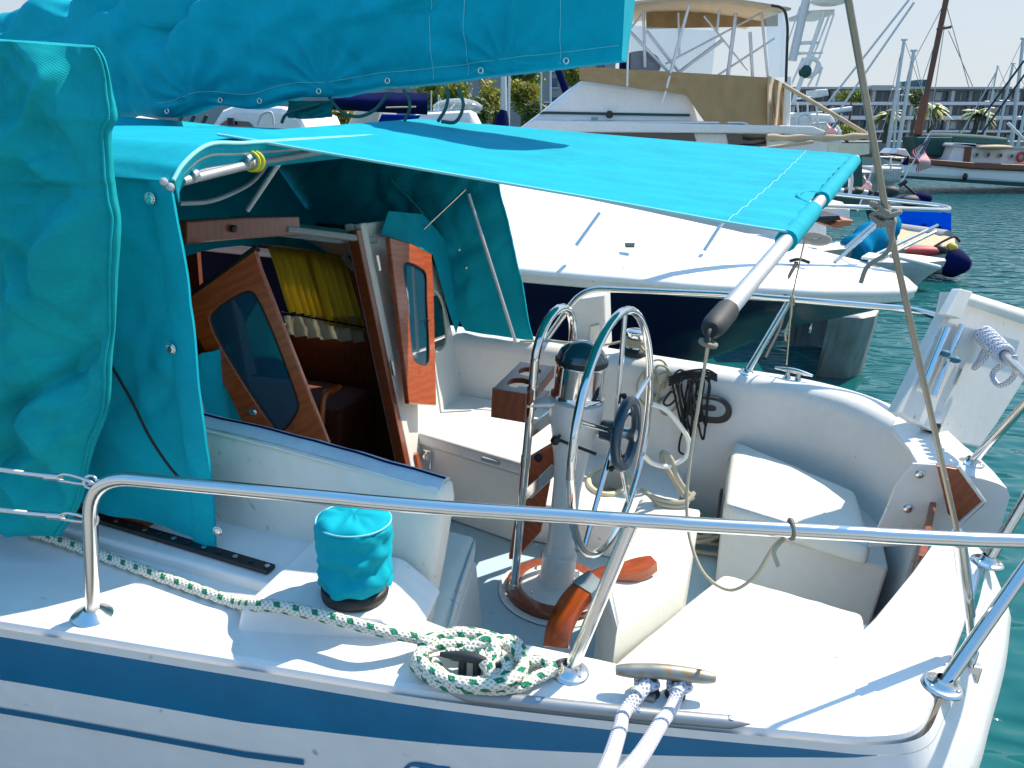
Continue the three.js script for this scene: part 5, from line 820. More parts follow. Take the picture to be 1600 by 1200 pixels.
  const t = thing('anchor_rope', 'heap of anchor rope and chain on the far edge of the white foredeck', 'rope');
  for (let k = 0; k < 5; k++) part(t, 'turn', sweep(smooth(Array.from({ length: 8 }, (_, i) => { const a = i / 8 * 6.283; return D(1268 + 17 * Math.cos(a) + k * 3, 371 + 6 * Math.sin(a) + k, 6.0); }), 40, true).slice(0, -1), 0.016, 7, true), M.ropeGrey);
}
function simpleHull(name, label, cat, tip, aft, len, beam, y, rake, mat, deckMat, group) {
  const o = thing(name, label, cat, group ? { group } : {}), hb = [[0, 0.02], [0.12 * len, beam * 0.26], [0.3 * len, beam * 0.42], [0.55 * len, beam * 0.5], [len, beam * 0.46]];
  part(o, 'hull', gridGeo(hullGeo({ tip, aft, len, hb, levels: [[y, 0, 1], [y - 0.08, 0.05 * rake, 0.99], [y * 0.45, 0.5 * rake, 0.9], [0, 0.9 * rake, 0.78], [-0.3, rake, 0.5]] })), mat);
  part(o, 'deck', gridGeo(hullGeo({ tip, aft, len, hb, levels: [[y + 0.004, 0, 1.0], [y + 0.03, 0.02, 0.97], [y + 0.03, 0.1, 0.9], [y + 0.05, 0.2, 0.4], [y + 0.06, 0.3, 0.0]] })), deckMat);
  return o;
}
{ // open white boat under the awning corner, weathered hull tinted dark for shade beyond the navy bow
  const aft = v3(-0.97, 0, -0.24).normalize();
  const w = simpleHull('white_launch', 'open white launch with orange seat pads seen below the awning corner', 'motorboat', D(1350, 372, 8.6), aft, 5.5, 2.1, 0.98, 1.0, M.whiteWorn, M.white);
  part(w, 'seat_pad', wallPlate([[1296, 352], [1318, 343], [1334, 344], [1330, 352], [1306, 358]], 8.1, 0.5, 0.02), M.orange);
  part(w, 'cuddy', wallPlate([[1255, 322], [1318, 316], [1330, 328], [1330, 345], [1255, 350]], 8.8, 0.9, 0.04), M.white);
  part(w, 'console', wallPlate([[1268, 338], [1312, 336], [1316, 344], [1270, 348]], 8.05, 0.4, 0.02), M.rubber);
  part(w, 'rail', sweep(fillet([Zp(1250, 300, -8.4), Zp(1322, 255, -8.6), Zp(1332, 275, -8.6), Zp(1327, 308, -8.6)], 0.1), 0.02, 8), M.white);
  const h = simpleHull('shaded_weathered_hull', 'weathered boat bow showing below the navy cruiser flare, its grey darkened for shade', 'boat', onY(1350, 566, 0).setY(0.6), v3(-1, 0, -0.1).normalize(), 0.62, 1.5, 0.62, 0.04, tinted(M.whiteWorn, 0.26, 0.32, 0.32), M.whiteWorn);  // streaks are wear; the darker tint paints in shade from the navy bow
}
{ // skiff bow, inflatable, tarps
  const s = simpleHull('grey_skiff', 'small grey skiff with pale gunwale lying off the navy bow', 'dinghy', onY(1470, 452, 0).setY(0.42), v3(-0.95, 0, -0.3).normalize(), 2.6, 1.1, 0.42, 0.4, M.greyPaint, M.white);
  part(s, 'gunwale', rod(Zp(1378, 396, -10.3), Zp(1468, 418, -10.6), 0.03, 8), M.white);
  const i = thing('inflatable_dinghy', 'grey inflatable dinghy with dark blue cone tube end, moored in open water', 'dinghy'), d = 12.0;
  const tube = (pts, r) => sweep(smooth(pts, 30), r, 16);
  const e0 = D(1498, 412, d), a0 = D(1395, 396, d + 0.6);
  part(i, 'near_tube', tube([a0, a0.clone().lerp(e0, 0.5), e0.clone().lerp(a0, 0.16)], 0.215), M.hypalon);
  part(i, 'tube_cone', sweep([e0.clone().lerp(a0, 0.17), e0.clone().lerp(a0, 0.08), e0, e0.clone().lerp(a0, -0.12), e0.clone().lerp(a0, -0.17)], (t) => [0.22, 0.235, 0.21, 0.12, 0.06][Math.round(t * 4)], 18), M.navyCloth, 'dark blue cone end of the near tube');
  const e1 = D(1478, 378, d + 1.1), a1 = D(1400, 366, d + 1.9);
  part(i, 'far_tube', tube([a1, a1.clone().lerp(e1, 0.5), e1], 0.2), M.hypalon);
  part(i, 'floor', plateGeo([a0, e0.clone().lerp(a0, 0.1), e1.clone().lerp(a1, 0.1), a1].map(p => p.clone().setY(0.2)), 0.05), M.greyPaint);
  part(i, 'canvas_cover', sheet([0, 1, 2, 3].map(j => Array.from({ length: 12 }, (_, k) => D(lerp(1402, 1492, k / 11), lerp(358, 388, j / 3) + k * 1.2 + 3 * N(k * 0.7, j, 2), d + 1 - j * 0.28)), 0.02)), M.tanPale);
  part(i, 'red_bag', ball(D(1442, 392, d), 0.16, 1.8, 0.5, 0.7), M.red);
  part(i, 'motor', [ball(D(1469, 390, d), 0.1, 1.1, 0.8, 0.8), rod(D(1472, 390, d), D(1482, 398, d), 0.07, 10)], M.black); part(i, 'fuel_bulb', ball(D(1487, 388, d), 0.09), tinted(M.yellow, 0.5, 0.35, 0.03));
  part(i, 'painter', sweep(smooth([D(1460, 385, d), D(1478, 375, d), D(1492, 370, d), D(1500, 378, d)], 16), 0.02, 6), M.ropeBlack);
  const t = thing('tarped_dinghy', 'dinghy under a bright blue crumpled tarp beside the inflatable', 'dinghy'), z = 15.5;
  part(t, 'tarp', sheet(Array.from({ length: 9 }, (_, j) => Array.from({ length: 24 }, (_, k) => { const u = k / 23, v = j / 8; return D(lerp(1392, 1486, u), lerp(lerp(322, 334, u), lerp(352, 366, u * u), v), z - 1.2 * Math.sin(v * 1.5) + 0.2 * N(u * 9, v * 5, 3)); })), 0.02), M.blueTarp);
  part(t, 'hull', wallPlate([[1390, 335], [1480, 340], [1475, 372], [1400, 368]], 15.6, 1.2, 0.08), M.dkgreen);
  const m = thing('covered_motor', 'dark covered outboard motor and gear on the dinghy behind the blue tarp', 'outboard'), zm = 17;
  part(m, 'cowl', ball(Zp(1440, 310, -zm), 0.17, 1.3, 0.8, 1), M.navyCloth); part(m, 'gear', ball(Zp(1420, 314, -zm), 0.2, 1.6, 0.7, 1), M.rubber); part(m, 'tiller', rod(Zp(1432, 305, -zm), Zp(1410, 286, -zm), 0.025, 8), M.rubber); part(m, 'handle', rod(Zp(1405, 290, -zm), Zp(1416, 283, -zm), 0.05, 8), M.rubber);
  part(m, 'raft', simpleTube(Zp(1390, 322, -zm), Zp(1452, 322, -zm), 0.13), M.hypalon);
  const b = thing('teal_tarp_roll', 'roll of blue tarpaulin on the bow beyond the navy cruiser', 'tarp');
  part(b, 'roll', sweep(smooth([D(1330, 396, 8.6), D(1350, 380, 8.7), D(1372, 362, 8.9), D(1388, 350, 9.1)], 20), (u) => 0.17 + 0.02 * Math.sin(u * 17), 16), tinted(M.blueTarp, 0.01, 0.22, 0.42));
  const q = simpleHull('small_sailboat', 'white boat stern with rails beyond the tarped dinghies', 'boat', Zp(1412, 268, -24).setY(0.95), v3(-0.9, 0, -0.4).normalize(), 6, 2.2, 1.0, 0.6, M.whiteWorn, M.white);
  for (const [x0, y0, x1, y1] of [[1375, 245, 1412, 247], [1380, 258, 1412, 258], [1410, 246, 1410, 268], [1392, 246, 1392, 266]]) part(q, 'rail', zr(x0, y0, x1, y1, 23.5, 0.025), M.steel);
  part(q, 'cockpit_box', wallPlate([[1372, 262], [1412, 262], [1408, 285], [1374, 285]], 23.6, 1.5, 0.1), M.whiteWorn);
}
function simpleTube(a, b, r) { return sweep([a, a.clone().lerp(b, 0.08), b.clone().lerp(a, 0.08), b], (t) => (t < 0.01 || t > 0.99 ? r * 0.5 : r), 12); }
{ // flybridge cruiser with tan canvas
  const o = thing('flybridge_cruiser', 'white flybridge cruiser with tan canvas enclosure behind the turquoise awning', 'motorboat'), z = 12;
  part(o, 'house', wallPlate([[806, 209], [826, 203], [1285, 211], [1292, 222], [1292, 400], [800, 400]], z, 3.4, 0.03), M.white);
  part(o, 'house_top', wallPlate([[806, 204], [836, 188], [1270, 197], [1290, 205], [1288, 209], [806, 206]], z - 0.15, 3.7, 0.02), M.white);
  for (const p of [[[868, 205], [1084, 208], [1096, 246], [850, 246]], [[1135, 210], [1198, 211], [1198, 246], [1143, 246]]]) part(o, 'window', wallPlate(p, z - 0.02, 0.05, 0.005), M.winDark);
  const cm = part(o, 'flybridge', wallPlate([[816, 199], [852, 172], [908, 126], [1075, 145], [1083, 160], [1094, 197]], z + 0.05, 2.9, 0.05), M.white);
  part(cm, 'stripe', wallPlate([[842, 178], [848, 174], [1078, 178], [1078, 182]], z + 0.03, 0.03), M.dkgreen);
  part(cm, 'crest', turned([[0, 0], [0.055, 0], [0.055, 0.03], [0, 0.03]], Zp(952, 179, -z + 0.05), v3(0, 0, 1), 20), M.black);
  part(cm, 'name_plate', wallPlate([[924, 183], [934, 183], [934, 189], [924, 189]], z + 0.03, 0.03), M.grey);
  part(cm, 'grab_rail', sweep(fillet([Zp(884, 194, -z + 0.1), Zp(895, 190, -z + 0.1), Zp(1165, 192, -z + 0.1), Zp(1173, 199, -z + 0.1)], 0.05), 0.02, 8), M.steel);
  const cv = Array.from({ length: 14 }, (_, j) => Array.from({ length: 46 }, (_, i) => { const u = i / 45, v = j / 13, x = lerp(lerp(905, 1200, u), lerp(905, 1208, u), v), yt = lerp(104, 121, u), yb = u < 0.55 ? lerp(125, 148, u / 0.55) : u < 0.66 ? lerp(148, 196, (u - 0.55) / 0.11) : lerp(196, 201, (u - 0.66) / 0.34); return Zp(x, lerp(yt, yb, v), -z + 0.1 + 0.03 * N(u * 14, v * 3, 2) + 0.025 * Math.sin(u * 50) * v * (1 - v)); }));
  part(o, 'canvas_skirt', sheet(cv, 0.02), M.tan);
  part(o, 'canvas_corner', sheet(Array.from({ length: 12 }, (_, j) => Array.from({ length: 10 }, (_, i) => Zp(lerp(1200, 1234, i / 9), lerp(118 + i * 2, 206, j / 11), -z + 0.1 - 0.5 * (i / 9) + 0.09 * Math.sin(i * 1.9 + j * 0.3)))), 0.02), M.tanPale);
  const bm = (dz) => Array.from({ length: 20 }, (_, i) => { const u = i / 19; return [lerp(945, 1236, u), 11 - 16 * Math.sin(u * 3.14) + 3 * u, dz]; });
  const bimini = [0, 0.5, 1.1, 1.7, 2.2].map((k) => bm(k).map(([x, y]) => Zp(x, y - 4 * Math.sin(k * 1.4), -z + 0.2).add(v3(0, 0.0, -k))));
  part(o, 'bimini', sheet(bimini, 0.03), M.tanPale);
  part(o, 'bimini_valance', sheet([0, 1].map(v => Array.from({ length: 24 }, (_, i) => { const u = i / 23; return Zp(lerp(1010, 1215, u), lerp(8, 45 - 4 * u, v), -z - 1.2 + 0.04 * Math.sin(i * 1.3)); })), 0.02), M.tan);
  for (const [x0, y0, x1, y1, r = 0.021] of [[1005, 15, 1008, 105], [1075, 12, 1040, 140], [1124, 15, 1120, 50], [1190, 20, 1200, 122], [985, 50, 1045, 113], [1010, 48, 1062, 114], [1130, 62, 1058, 116, 0.03], [1190, 20, 1040, 100, 0.015], [985, 45, 1003, 22, 0.014], [1100, 25, 1168, 110, 0.014], [1210, 60, 1118, 120, 0.016], [1150, 20, 1137, 120, 0.03], [1172, 50, 1176, 120, 0.025], [1060, 20, 1062, 90, 0.016]]) part(o, 'frame_tube', zr(x0, y0, x1, y1, z + 0.15, r), M.alu);
  part(o, 'vinyl_window', wallPlate([[1196, 14], [1228, 18], [1230, 120], [1203, 122]], z - 0.1, 0.01), M.vinylClear);
  part(o, 'vinyl_window', wallPlate([[985, 40], [1120, 48], [1112, 118], [985, 108]], z + 0.3, 0.01), M.vinylClear);
  part(o, 'vinyl_binding', sweep(fillet([Zp(1205, 8, -z + 0.2), Zp(1226, 12, -z + 0.2), Zp(1231, 40, -z + 0.2), Zp(1228, 128, -z + 0.2)], 0.1), 0.02, 8), M.rubber);
  part(o, 'antenna', [zr(983, 22, 980, 135, z - 0.1, 0.018), zr(1077, 8, 1034, 165, z - 0.1, 0.02)], M.white);
  part(o, 'helm_seat', ball(Zp(1000, 102, -z - 0.8), 0.3, 1.1, 0.7, 0.8), M.navyCloth);
  part(o, 'corner_post', zr(1232, 120, 1228, 215, z, 0.05), M.white);
  const s = thing('furled_awning', 'tan furled awning boom leading aft from the flybridge cruiser', 'spar');
  part(s, 'roll', [sweep(smooth([Zp(1198, 215, -11.4), Zp(1250, 216, -11.4), Zp(1310, 215, -11.4), Zp(1362, 212, -11.4)], 20), (t) => 0.045 + 0.012 * Math.sin(t * 25), 12)], M.tanPale); part(s, 'strut', zr(1225, 133, 1355, 210, 11.5, 0.028), M.tanPale); part(s, 'lower_strut', zr(1165, 235, 1270, 222, 11.3, 0.025), M.tanPale);
}
{ // sportfisher behind with its tower and outriggers
  const o = thing('sportfishing_boat', 'white sportfishing boat with tall tube tower and outriggers, right of the flybridge', 'motorboat'), z = 17;
  part(o, 'cabin', wallPlate([[1225, 175], [1300, 178], [1318, 205], [1322, 330], [1215, 330]], z + 0.4, 2.5, 0.1), M.white);
  part(o, 'tower_top', wallPlate([[1262, 16], [1306, 14], [1305, 22], [1264, 22]], z, 1.2, 0.05), M.white); part(o, 'radar', ball(Zp(1295, 2, -z), 0.36, 1, 0.24, 1), M.white);
  for (const [x0, y0, x1, y1, r = 0.035] of [[1288, 18, 1240, 160, 0.08], [1303, 22, 1270, 120], [1296, 24, 1262, 110], [1240, 84, 1285, 82, 0.05], [1258, 96, 1275, 92], [1262, 120, 1282, 112], [1245, 68, 1280, 66, 0.06], [1243, 155, 1285, 150], [1255, 90, 1235, 135], [1282, 100, 1262, 135], [1285, 105, 1275, 135], [1245, 160, 1250, 195], [1262, 160, 1262, 205], [1275, 160, 1280, 205], [1240, 178, 1285, 175], [1250, 195, 1290, 192], [1330, 170, 1290, 175, 0.09]]) part(o, 'tower_tube', zr(x0, y0, x1, y1, z, r * 0.6), M.white);
  part(o, 'tower_ring', sweep(smooth([[1252, 105], [1260, 93], [1276, 94], [1280, 104], [1268, 118], [1256, 116]].map(([x, y]) => Zp(x, y, -z)), 30, true).slice(0, -1), 0.05, 8, true), M.white);
  part(o, 'search_light', ball(Zp(1258, 112, -z), 0.13), M.dkgreen); part(o, 'hoop', ringAt(Zp(1256, 190, -z), v3(0, 0, 1), 0.16, 0.035), M.white);
  part(o, 'life_raft', wallPlate([[1275, 140], [1294, 139], [1296, 149], [1274, 150]], z, 0.6, 0.04), M.white);
  for (const [x0, y0, x1, y1, r = 0.028] of [[1420, 0, 1290, 165], [1428, 4, 1312, 172], [1260, 0, 1238, 95, 0.11], [1228, 75, 1250, 10, 0.015]]) part(o, 'outrigger', zr(x0, y0, x1, y1, z, r * 0.8), M.spar);
  const g = thing('dark_cabin_boat', 'dark green hulled boat showing between the awning corner and the backstay', 'boat');
  part(g, 'hull', wallPlate([[1262, 244], [1350, 238], [1352, 300], [1345, 330], [1240, 330]], 14, 2, 0.1), M.dkgreen);
  part(g, 'cover', sheet(Array.from({ length: 5 }, (_, j) => Array.from({ length: 14 }, (_, i) => Zp(lerp(1268, 1358, i / 13), lerp(224, 240 + 5 * Math.sin(i / 13 * 3.1), j / 4), -13.8 + 0.1 * N(i, j, 2)))), 0.02), tinted(M.tanPale, 0.55, 0.6, 0.5));
  part(g, 'grab_rail', sweep(fillet([Zp(1322, 262, -12.9), Zp(1330, 262, -12.9), Zp(1328, 300, -12.9)], 0.06), 0.035, 8), M.white);
  const gear = thing('deck_gear', 'clutter of dark gear on the launch top below the awning corner', 'gear');
  for (let k = 0; k < 8; k++) part(gear, 'item', ball(Zp(1315 + k * 11 + rr(-2, 2), 298 + k * 0.6 + rr(-3, 3), -10.2), rr(0.04, 0.085), rr(0.9, 1.7), rr(0.6, 1), 1), k % 3 ? M.rubber : M.greyPaint);
}
/* flags */
function flagTex() { return tex(256, (u, v) => { const vv = 1 - v; if (u < 0.42 && vv < 7 / 13) { const a = (u / 0.42 * 6) % 1 - 0.5, b = (vv / (7 / 13) * 5) % 1 - 0.5; return Math.hypot(a, b) < 0.24 ? [0.92, 0.92, 0.94] : [0.08, 0.12, 0.35]; } return Math.floor(vv * 13) % 2 ? [0.92, 0.9, 0.9] : [0.74, 0.1, 0.18]; }); }
{
  const fm = std('#ffffff', { roughness: 0.85, map: flagTex() });
  const flag = (label, corners, z, ph, pole) => {
    const o = thing('flag', label, 'flag', { group: 'striped flags on the moored boats' }), [a, b, c, d] = corners.map(([x, y]) => Zp(x, y, -z));
    const rows = Array.from({ length: 14 }, (_, j) => Array.from({ length: 24 }, (_, i) => { const u = i / 23, v = 1 - j / 13; return a.clone().lerp(b, u).lerp(d.clone().lerp(c, u), v).add(v3(0, 0, z * 0.006 * Math.sin(u * 8 + v * 3 + ph))); }));
    const g = gridGeo(rows), uv = g.attributes.uv; for (let j = 0; j < 14; j++) for (let i = 0; i < 24; i++) uv.setXY(j * 24 + i, i / 23, 1 - j / 13 === 0 ? 1 : j / 13 === 0 ? 1 : 1 - (1 - j / 13)); for (let j = 0; j < 14; j++) for (let i = 0; i < 24; i++) uv.setXY(j * 24 + i, i / 23, j / 13);
    part(o, 'cloth', g, fm); if (pole) part(o, 'staff', zr(...pole, z + 0.02, z * 0.0011, 6), M.spar); return o;
  };
  flag('large striped flag with blue canton drooping from a staff in front of the trawler', [[1440, 268], [1424, 234], [1448, 212], [1452, 256]].map((p, i) => [[1449, 214], [1452, 262], [1436, 271], [1427, 236]][i]), 19, 1, [1455, 205, 1400, 300]);
  flag('small striped flag hanging near the tan furled awning', [[1310, 191], [1305, 212], [1286, 213], [1294, 192]], 14, 2, [1316, 178, 1266, 242]);
  flag('striped flag hanging below the knot beside the backstay', [[1362, 270], [1358, 306], [1345, 308], [1350, 276]], 12.2, 3, [1372, 240, 1340, 330]);
  const p = thing('pennant', 'small dark blue pennant hanging left of the large striped flag', 'flag'); part(p, 'cloth', sheet([[[1420, 243], [1419, 258]], [[1414, 250], [1413, 258]], [[1408, 255], [1410, 257]]].map(r => r.map(([x, y]) => Zp(x, y, -19.2))), 0.02), M.navyCloth);
}
{ // wooden trawler yacht across the fairway
  const o = thing('trawler_yacht', 'white wooden motor sailer with brown bulwark lying across the fairway', 'boat'), z = 29;
  part(o, 'hull', wallPlate([[1378, 246], [1420, 252], [1520, 262], [1700, 270], [1700, 298], [1402, 277], [1390, 262]], z, 3.2, 0.2), M.white);
  part(o, 'bulwark', wallPlate([[1380, 241], [1425, 247], [1520, 254], [1700, 262], [1700, 270], [1520, 263], [1420, 253], [1379, 247]], z - 0.1, 3.4, 0.03), M.brownTrim);
  part(o, 'boot_top', wallPlate([[1404, 274], [1700, 291], [1700, 299], [1404, 278]], z - 0.03, 3.2, 0.02), M.dkgreen);
  part(o, 'deckhouse', wallPlate([[1482, 255], [1492, 227], [1700, 232], [1700, 262]], z + 0.6, 2.2, 0.06), M.white);
  part(o, 'house_top', wallPlate([[1488, 226], [1492, 223], [1525, 225], [1526, 229], [1700, 233], [1700, 237], [1488, 229]], z + 0.5, 2.4, 0.02), M.greyPaint);
  part(o, 'door', wallPlate([[1508, 228], [1519, 229], [1516, 254], [1505, 253]], z + 0.57, 0.1, 0.01), M.brownTrim);
  for (const [x, y] of [[1526, 242], [1544, 242], [1563, 243], [1581, 244]]) { const w = part(o, 'porthole', turned([[0, 0], [0.075, 0], [0.075, 0.04], [0, 0.04]], Zp(x, y, -z - 0.58), v3(0, 0, 1), 16), M.winDark); part(w, 'rim', ringAt(Zp(x, y, -z - 0.53), v3(0, 0, 1), 0.08, 0.018, 16), M.spar); }
  part(o, 'lifebuoy', ringAt(Zp(1596, 245, -z - 0.5), v3(0, 0, 1), 0.14, 0.05, 20), M.red);
  part(o, 'boom_cover', sweep(smooth([Zp(1430, 216, -z - 1.6), Zp(1470, 217, -z - 1.6), Zp(1530, 220, -z - 1.6), Zp(1570, 222, -z - 1.6)], 20), (t) => 0.16 + 0.06 * Math.sin(t * 3.1), 12), M.dkgreen);
  part(o, 'cockpit_dodger', wallPlate([[1428, 214], [1490, 214], [1482, 246], [1430, 244]], z + 1.2, 1, 0.1), M.dkgreen);
  part(o, 'cabin_aft', wallPlate([[1396, 240], [1404, 232], [1416, 233], [1424, 246]], z + 0.5, 1.2, 0.05), M.white);
  part(o, 'mast', zr(1434, 214, 1482, -18, z + 1.6, 0.10, 10), M.sparWood);
  part(o, 'mast_hoop', zr(1434, 210, 1446, 150, z + 1.55, 0.15, 10), M.brownTrim);
  for (const [x0, y0, x1, y1] of [[1478, 5, 1515, 140], [1470, 40, 1440, 130], [1476, 40, 1452, 200], [1478, 0, 1420, 110], [1482, 48, 1520, 135]]) part(o, 'shroud', zr(x0, y0, x1, y1, z + 1.6, 0.016, 5), M.wire);
  part(o, 'spreader', zr(1464, 46, 1486, 42, z + 1.6, 0.05, 6), M.sparWood); part(o, 'tender_pole', zr(1575, 192, 1610, 228, z, 0.05), M.white);
  part(o, 'rope_pile', ball(Zp(1555, 230, -z - 0.3), 0.3, 2.2, 0.3, 0.8), M.tanPale); part(o, 'fender', ball(Zp(1508, 276, -z + 0.2), 0.09, 1, 1.5, 1), M.black);
}
{ // other masts in the marina
  const list = [[1387, 218, 1413, 62, 34, 0.085], [1403, 218, 1428, 79, 36, 0.10], [1396, 218, 1406, 128, 38, 0.06], [1535, 214, 1559, 103, 44, 0.05], [1556, 216, 1583, 99, 40, 0.07], [1580, 216, 1599, 60, 38, 0.09], [1590, 216, 1606, 150, 42, 0.08], [787, 190, 787, 92, 24, 0.10], [794, 190, 796, 100, 26, 0.05], [860, 165, 860, 108, 40, 0.06], [845, 160, 846, 110, 42, 0.05], [673, 190, 674, 142, 24, 0.025], [685, 190, 685, 148, 30, 0.03]];
  const where = ['tall pale mast leftmost of the pair left of the brown mast', 'tall pale mast nearest left of the brown wooden mast', 'shorter pale mast between the tall pair left of the brown mast', 'thin pale mast right of the brown mast, before the apartment balconies', 'pale mast third from the right picture edge', 'tallest pale mast leaning into the right picture edge', 'short pale mast cut by the right picture edge', 'thick white mast with navy boot between the garden trees and flybridge', 'thin white mast just right of the thick white one', 'thin mast beside the white flybridge slope, right one of two', 'thin mast beside the white flybridge slope, left one of two', 'thin pole rising behind the awning ridge, left one of two', 'thin pole rising behind the awning ridge, right one of two'];
  list.forEach(([x0, y0, x1, y1, z, r], i) => {
    const o = thing('mast', where[i], 'mast', { group: 'masts of moored boats' }); part(o, 'spar', sweep([Zp(x0, y0 + 14, -z), Zp(x1, y1, -z)], (t) => r * (1 - 0.25 * t), 8), M.spar);
    if (i < 7) { const f = part(o, 'masthead', boxAt(Zp(x1, y1, -z), r * 2.4, r * 0.9, r * 1.6, 0.01), M.spar); const sx = i % 2 ? -1 : 1; part(o, 'stay', zr(x1, y1, x1 + sx * rr(28, 60), y1 + rr(90, 140), z, 0.014, 5), M.wire); part(o, 'stay', zr(x1, y1, x1 - sx * rr(20, 44), y1 + rr(70, 120), z, 0.014, 5), M.wire); part(o, 'spreader', zr(lerp(x0, x1, 0.5) - 8, lerp(y0, y1, 0.5), lerp(x0, x1, 0.5) + 8, lerp(y0, y1, 0.5), z, 0.03, 6), M.spar); }
    if (i === 7) part(o, 'boot', sweep([Zp(783, 205, -23.8), Zp(785, 183, -23.8), Zp(787, 172, -23.8)], (t) => 0.26 - 0.16 * t, 10), M.navyCloth);
  });
  const dg = [[1600, 95, 1512, 214, 0.05], [1602, 115, 1530, 214, 0.05], [1558, 110, 1500, 212, 0.03], [1345, 215, 1373, 160, 0.02]];
  dg.forEach(([x0, y0, x1, y1, r], i) => { const o = thing('stay', ['dark furled stay slanting down at the right edge, upper one of the two', 'dark furled stay slanting down at the right edge, lower one of the two', 'pale thin stay slanting before the apartment balconies', 'thin stay rising behind the tan furled awning'][i], 'rigging', { group: 'stays of moored boats' }); part(o, 'wire', zr(x0, y0, x1, y1, 37, r, 6), i < 2 ? M.rubber : M.wire); });
  const sp = thing('navy_spar', 'dark blue covered spar slanting beside the flybridge slope', 'spar'); part(sp, 'cover', zr(872, 108, 886, 148, 20, 0.09, 10), M.navyCloth);
}
{ // boats seen under the boom at left
  const a = thing('cabin_cruiser', 'white cabin cruiser seen between the sail cover and the dodger top', 'motorboat');
  part(a, 'cabin', wallPlate([[322, 208], [345, 172], [365, 164], [440, 166], [470, 178], [484, 210]], 14, 3, 0.12), M.white);
  part(a, 'hull', wallPlate([[268, 203], [490, 203], [490, 260], [268, 260]], 14.1, 3, 0.1), M.white);
  part(a, 'windscreen', wallPlate([[342, 196], [352, 188], [388, 190], [396, 198]], 13.97, 0.1, 0.01), M.winDark);
  part(a, 'hatch_rim', sweep(smooth([[402, 196], [410, 178], [424, 176], [428, 195]].map(([x, y]) => Zp(x, y, -13.9)), 20), 0.02, 6), M.greyPaint);
  part(a, 'fitting', boxAt(Zp(361, 190, -13.9), 0.1, 0.12, 0.08), M.rubber);
  for (const x of [273, 292, 311]) part(a, 'window_post', zr(x, 205, x + 12, 180, 13.9, 0.035), M.dkgreen);
  const w = thing('white_sloop', 'white sailboat cabin behind the awning ridge, below the trees', 'sailboat');
  part(w, 'cabin', wallPlate([[628, 205], [648, 176], [735, 172], [752, 205]], 17, 2.6, 0.15), M.white); part(w, 'rail', [zr(655, 176, 740, 168, 17, 0.015), zr(700, 174, 712, 160, 17, 0.015)], M.steel); part(w, 'dodger', ball(Zp(715, 168, -17.6), 0.42, 1.3, 0.45, 1), M.vinylClear);
  const c = thing('navy_sail_cover', 'dark navy covered sail and blue canvas behind the hanging cords', 'sail cover');
  part(c, 'cover', sheet(Array.from({ length: 8 }, (_, j) => Array.from({ length: 20 }, (_, i) => { const u = i / 19; return Zp(lerp(520, 668, u), lerp(146 + 3 * N(u * 6, 1, 1), 178 - 8 * (1 - u), j / 7), -13 + 0.25 * Math.sin(j / 7 * 3.1) + 0.05 * N(u * 9, j, 3)); })), 0.03), M.navyCloth);
  part(c, 'blue_canvas', wallPlate([[585, 200], [596, 178], [655, 180], [640, 200]], 13.3, 0.3, 0.05), M.blueTarp);
  part(c, 'seam', zr(603, 168, 650, 167, 12.7, 0.012), M.tanPale);
  const t = thing('pale_dodger', 'pale tan dodger boat left of the navy sail cover', 'boat'); part(t, 'cabin', wallPlate([[536, 205], [552, 172], [568, 158], [600, 160], [590, 205]], 14.5, 2, 0.15), tinted(M.tanPale, 0.68, 0.62, 0.52));
  const bk = thing('blue_bin', 'small blue tub on the boat under the sail cover', 'tub'); part(bk, 'tub', ball(Zp(216, 198, -13), 0.14, 1.1, 0.9, 1), M.blueTarp);
  const rt = thing('rear_deck', 'white boat deck edge beyond the dodger top', 'boat'); part(rt, 'deck', wallPlate([[160, 204], [270, 204], [270, 240], [160, 240]], 13.4, 2, 0.05), M.white); for (const x of [182, 190, 226, 238, 250]) part(rt, 'stanchion', zr(x, 205, x - 2, 190, 13.4, 0.014), M.spar);
}
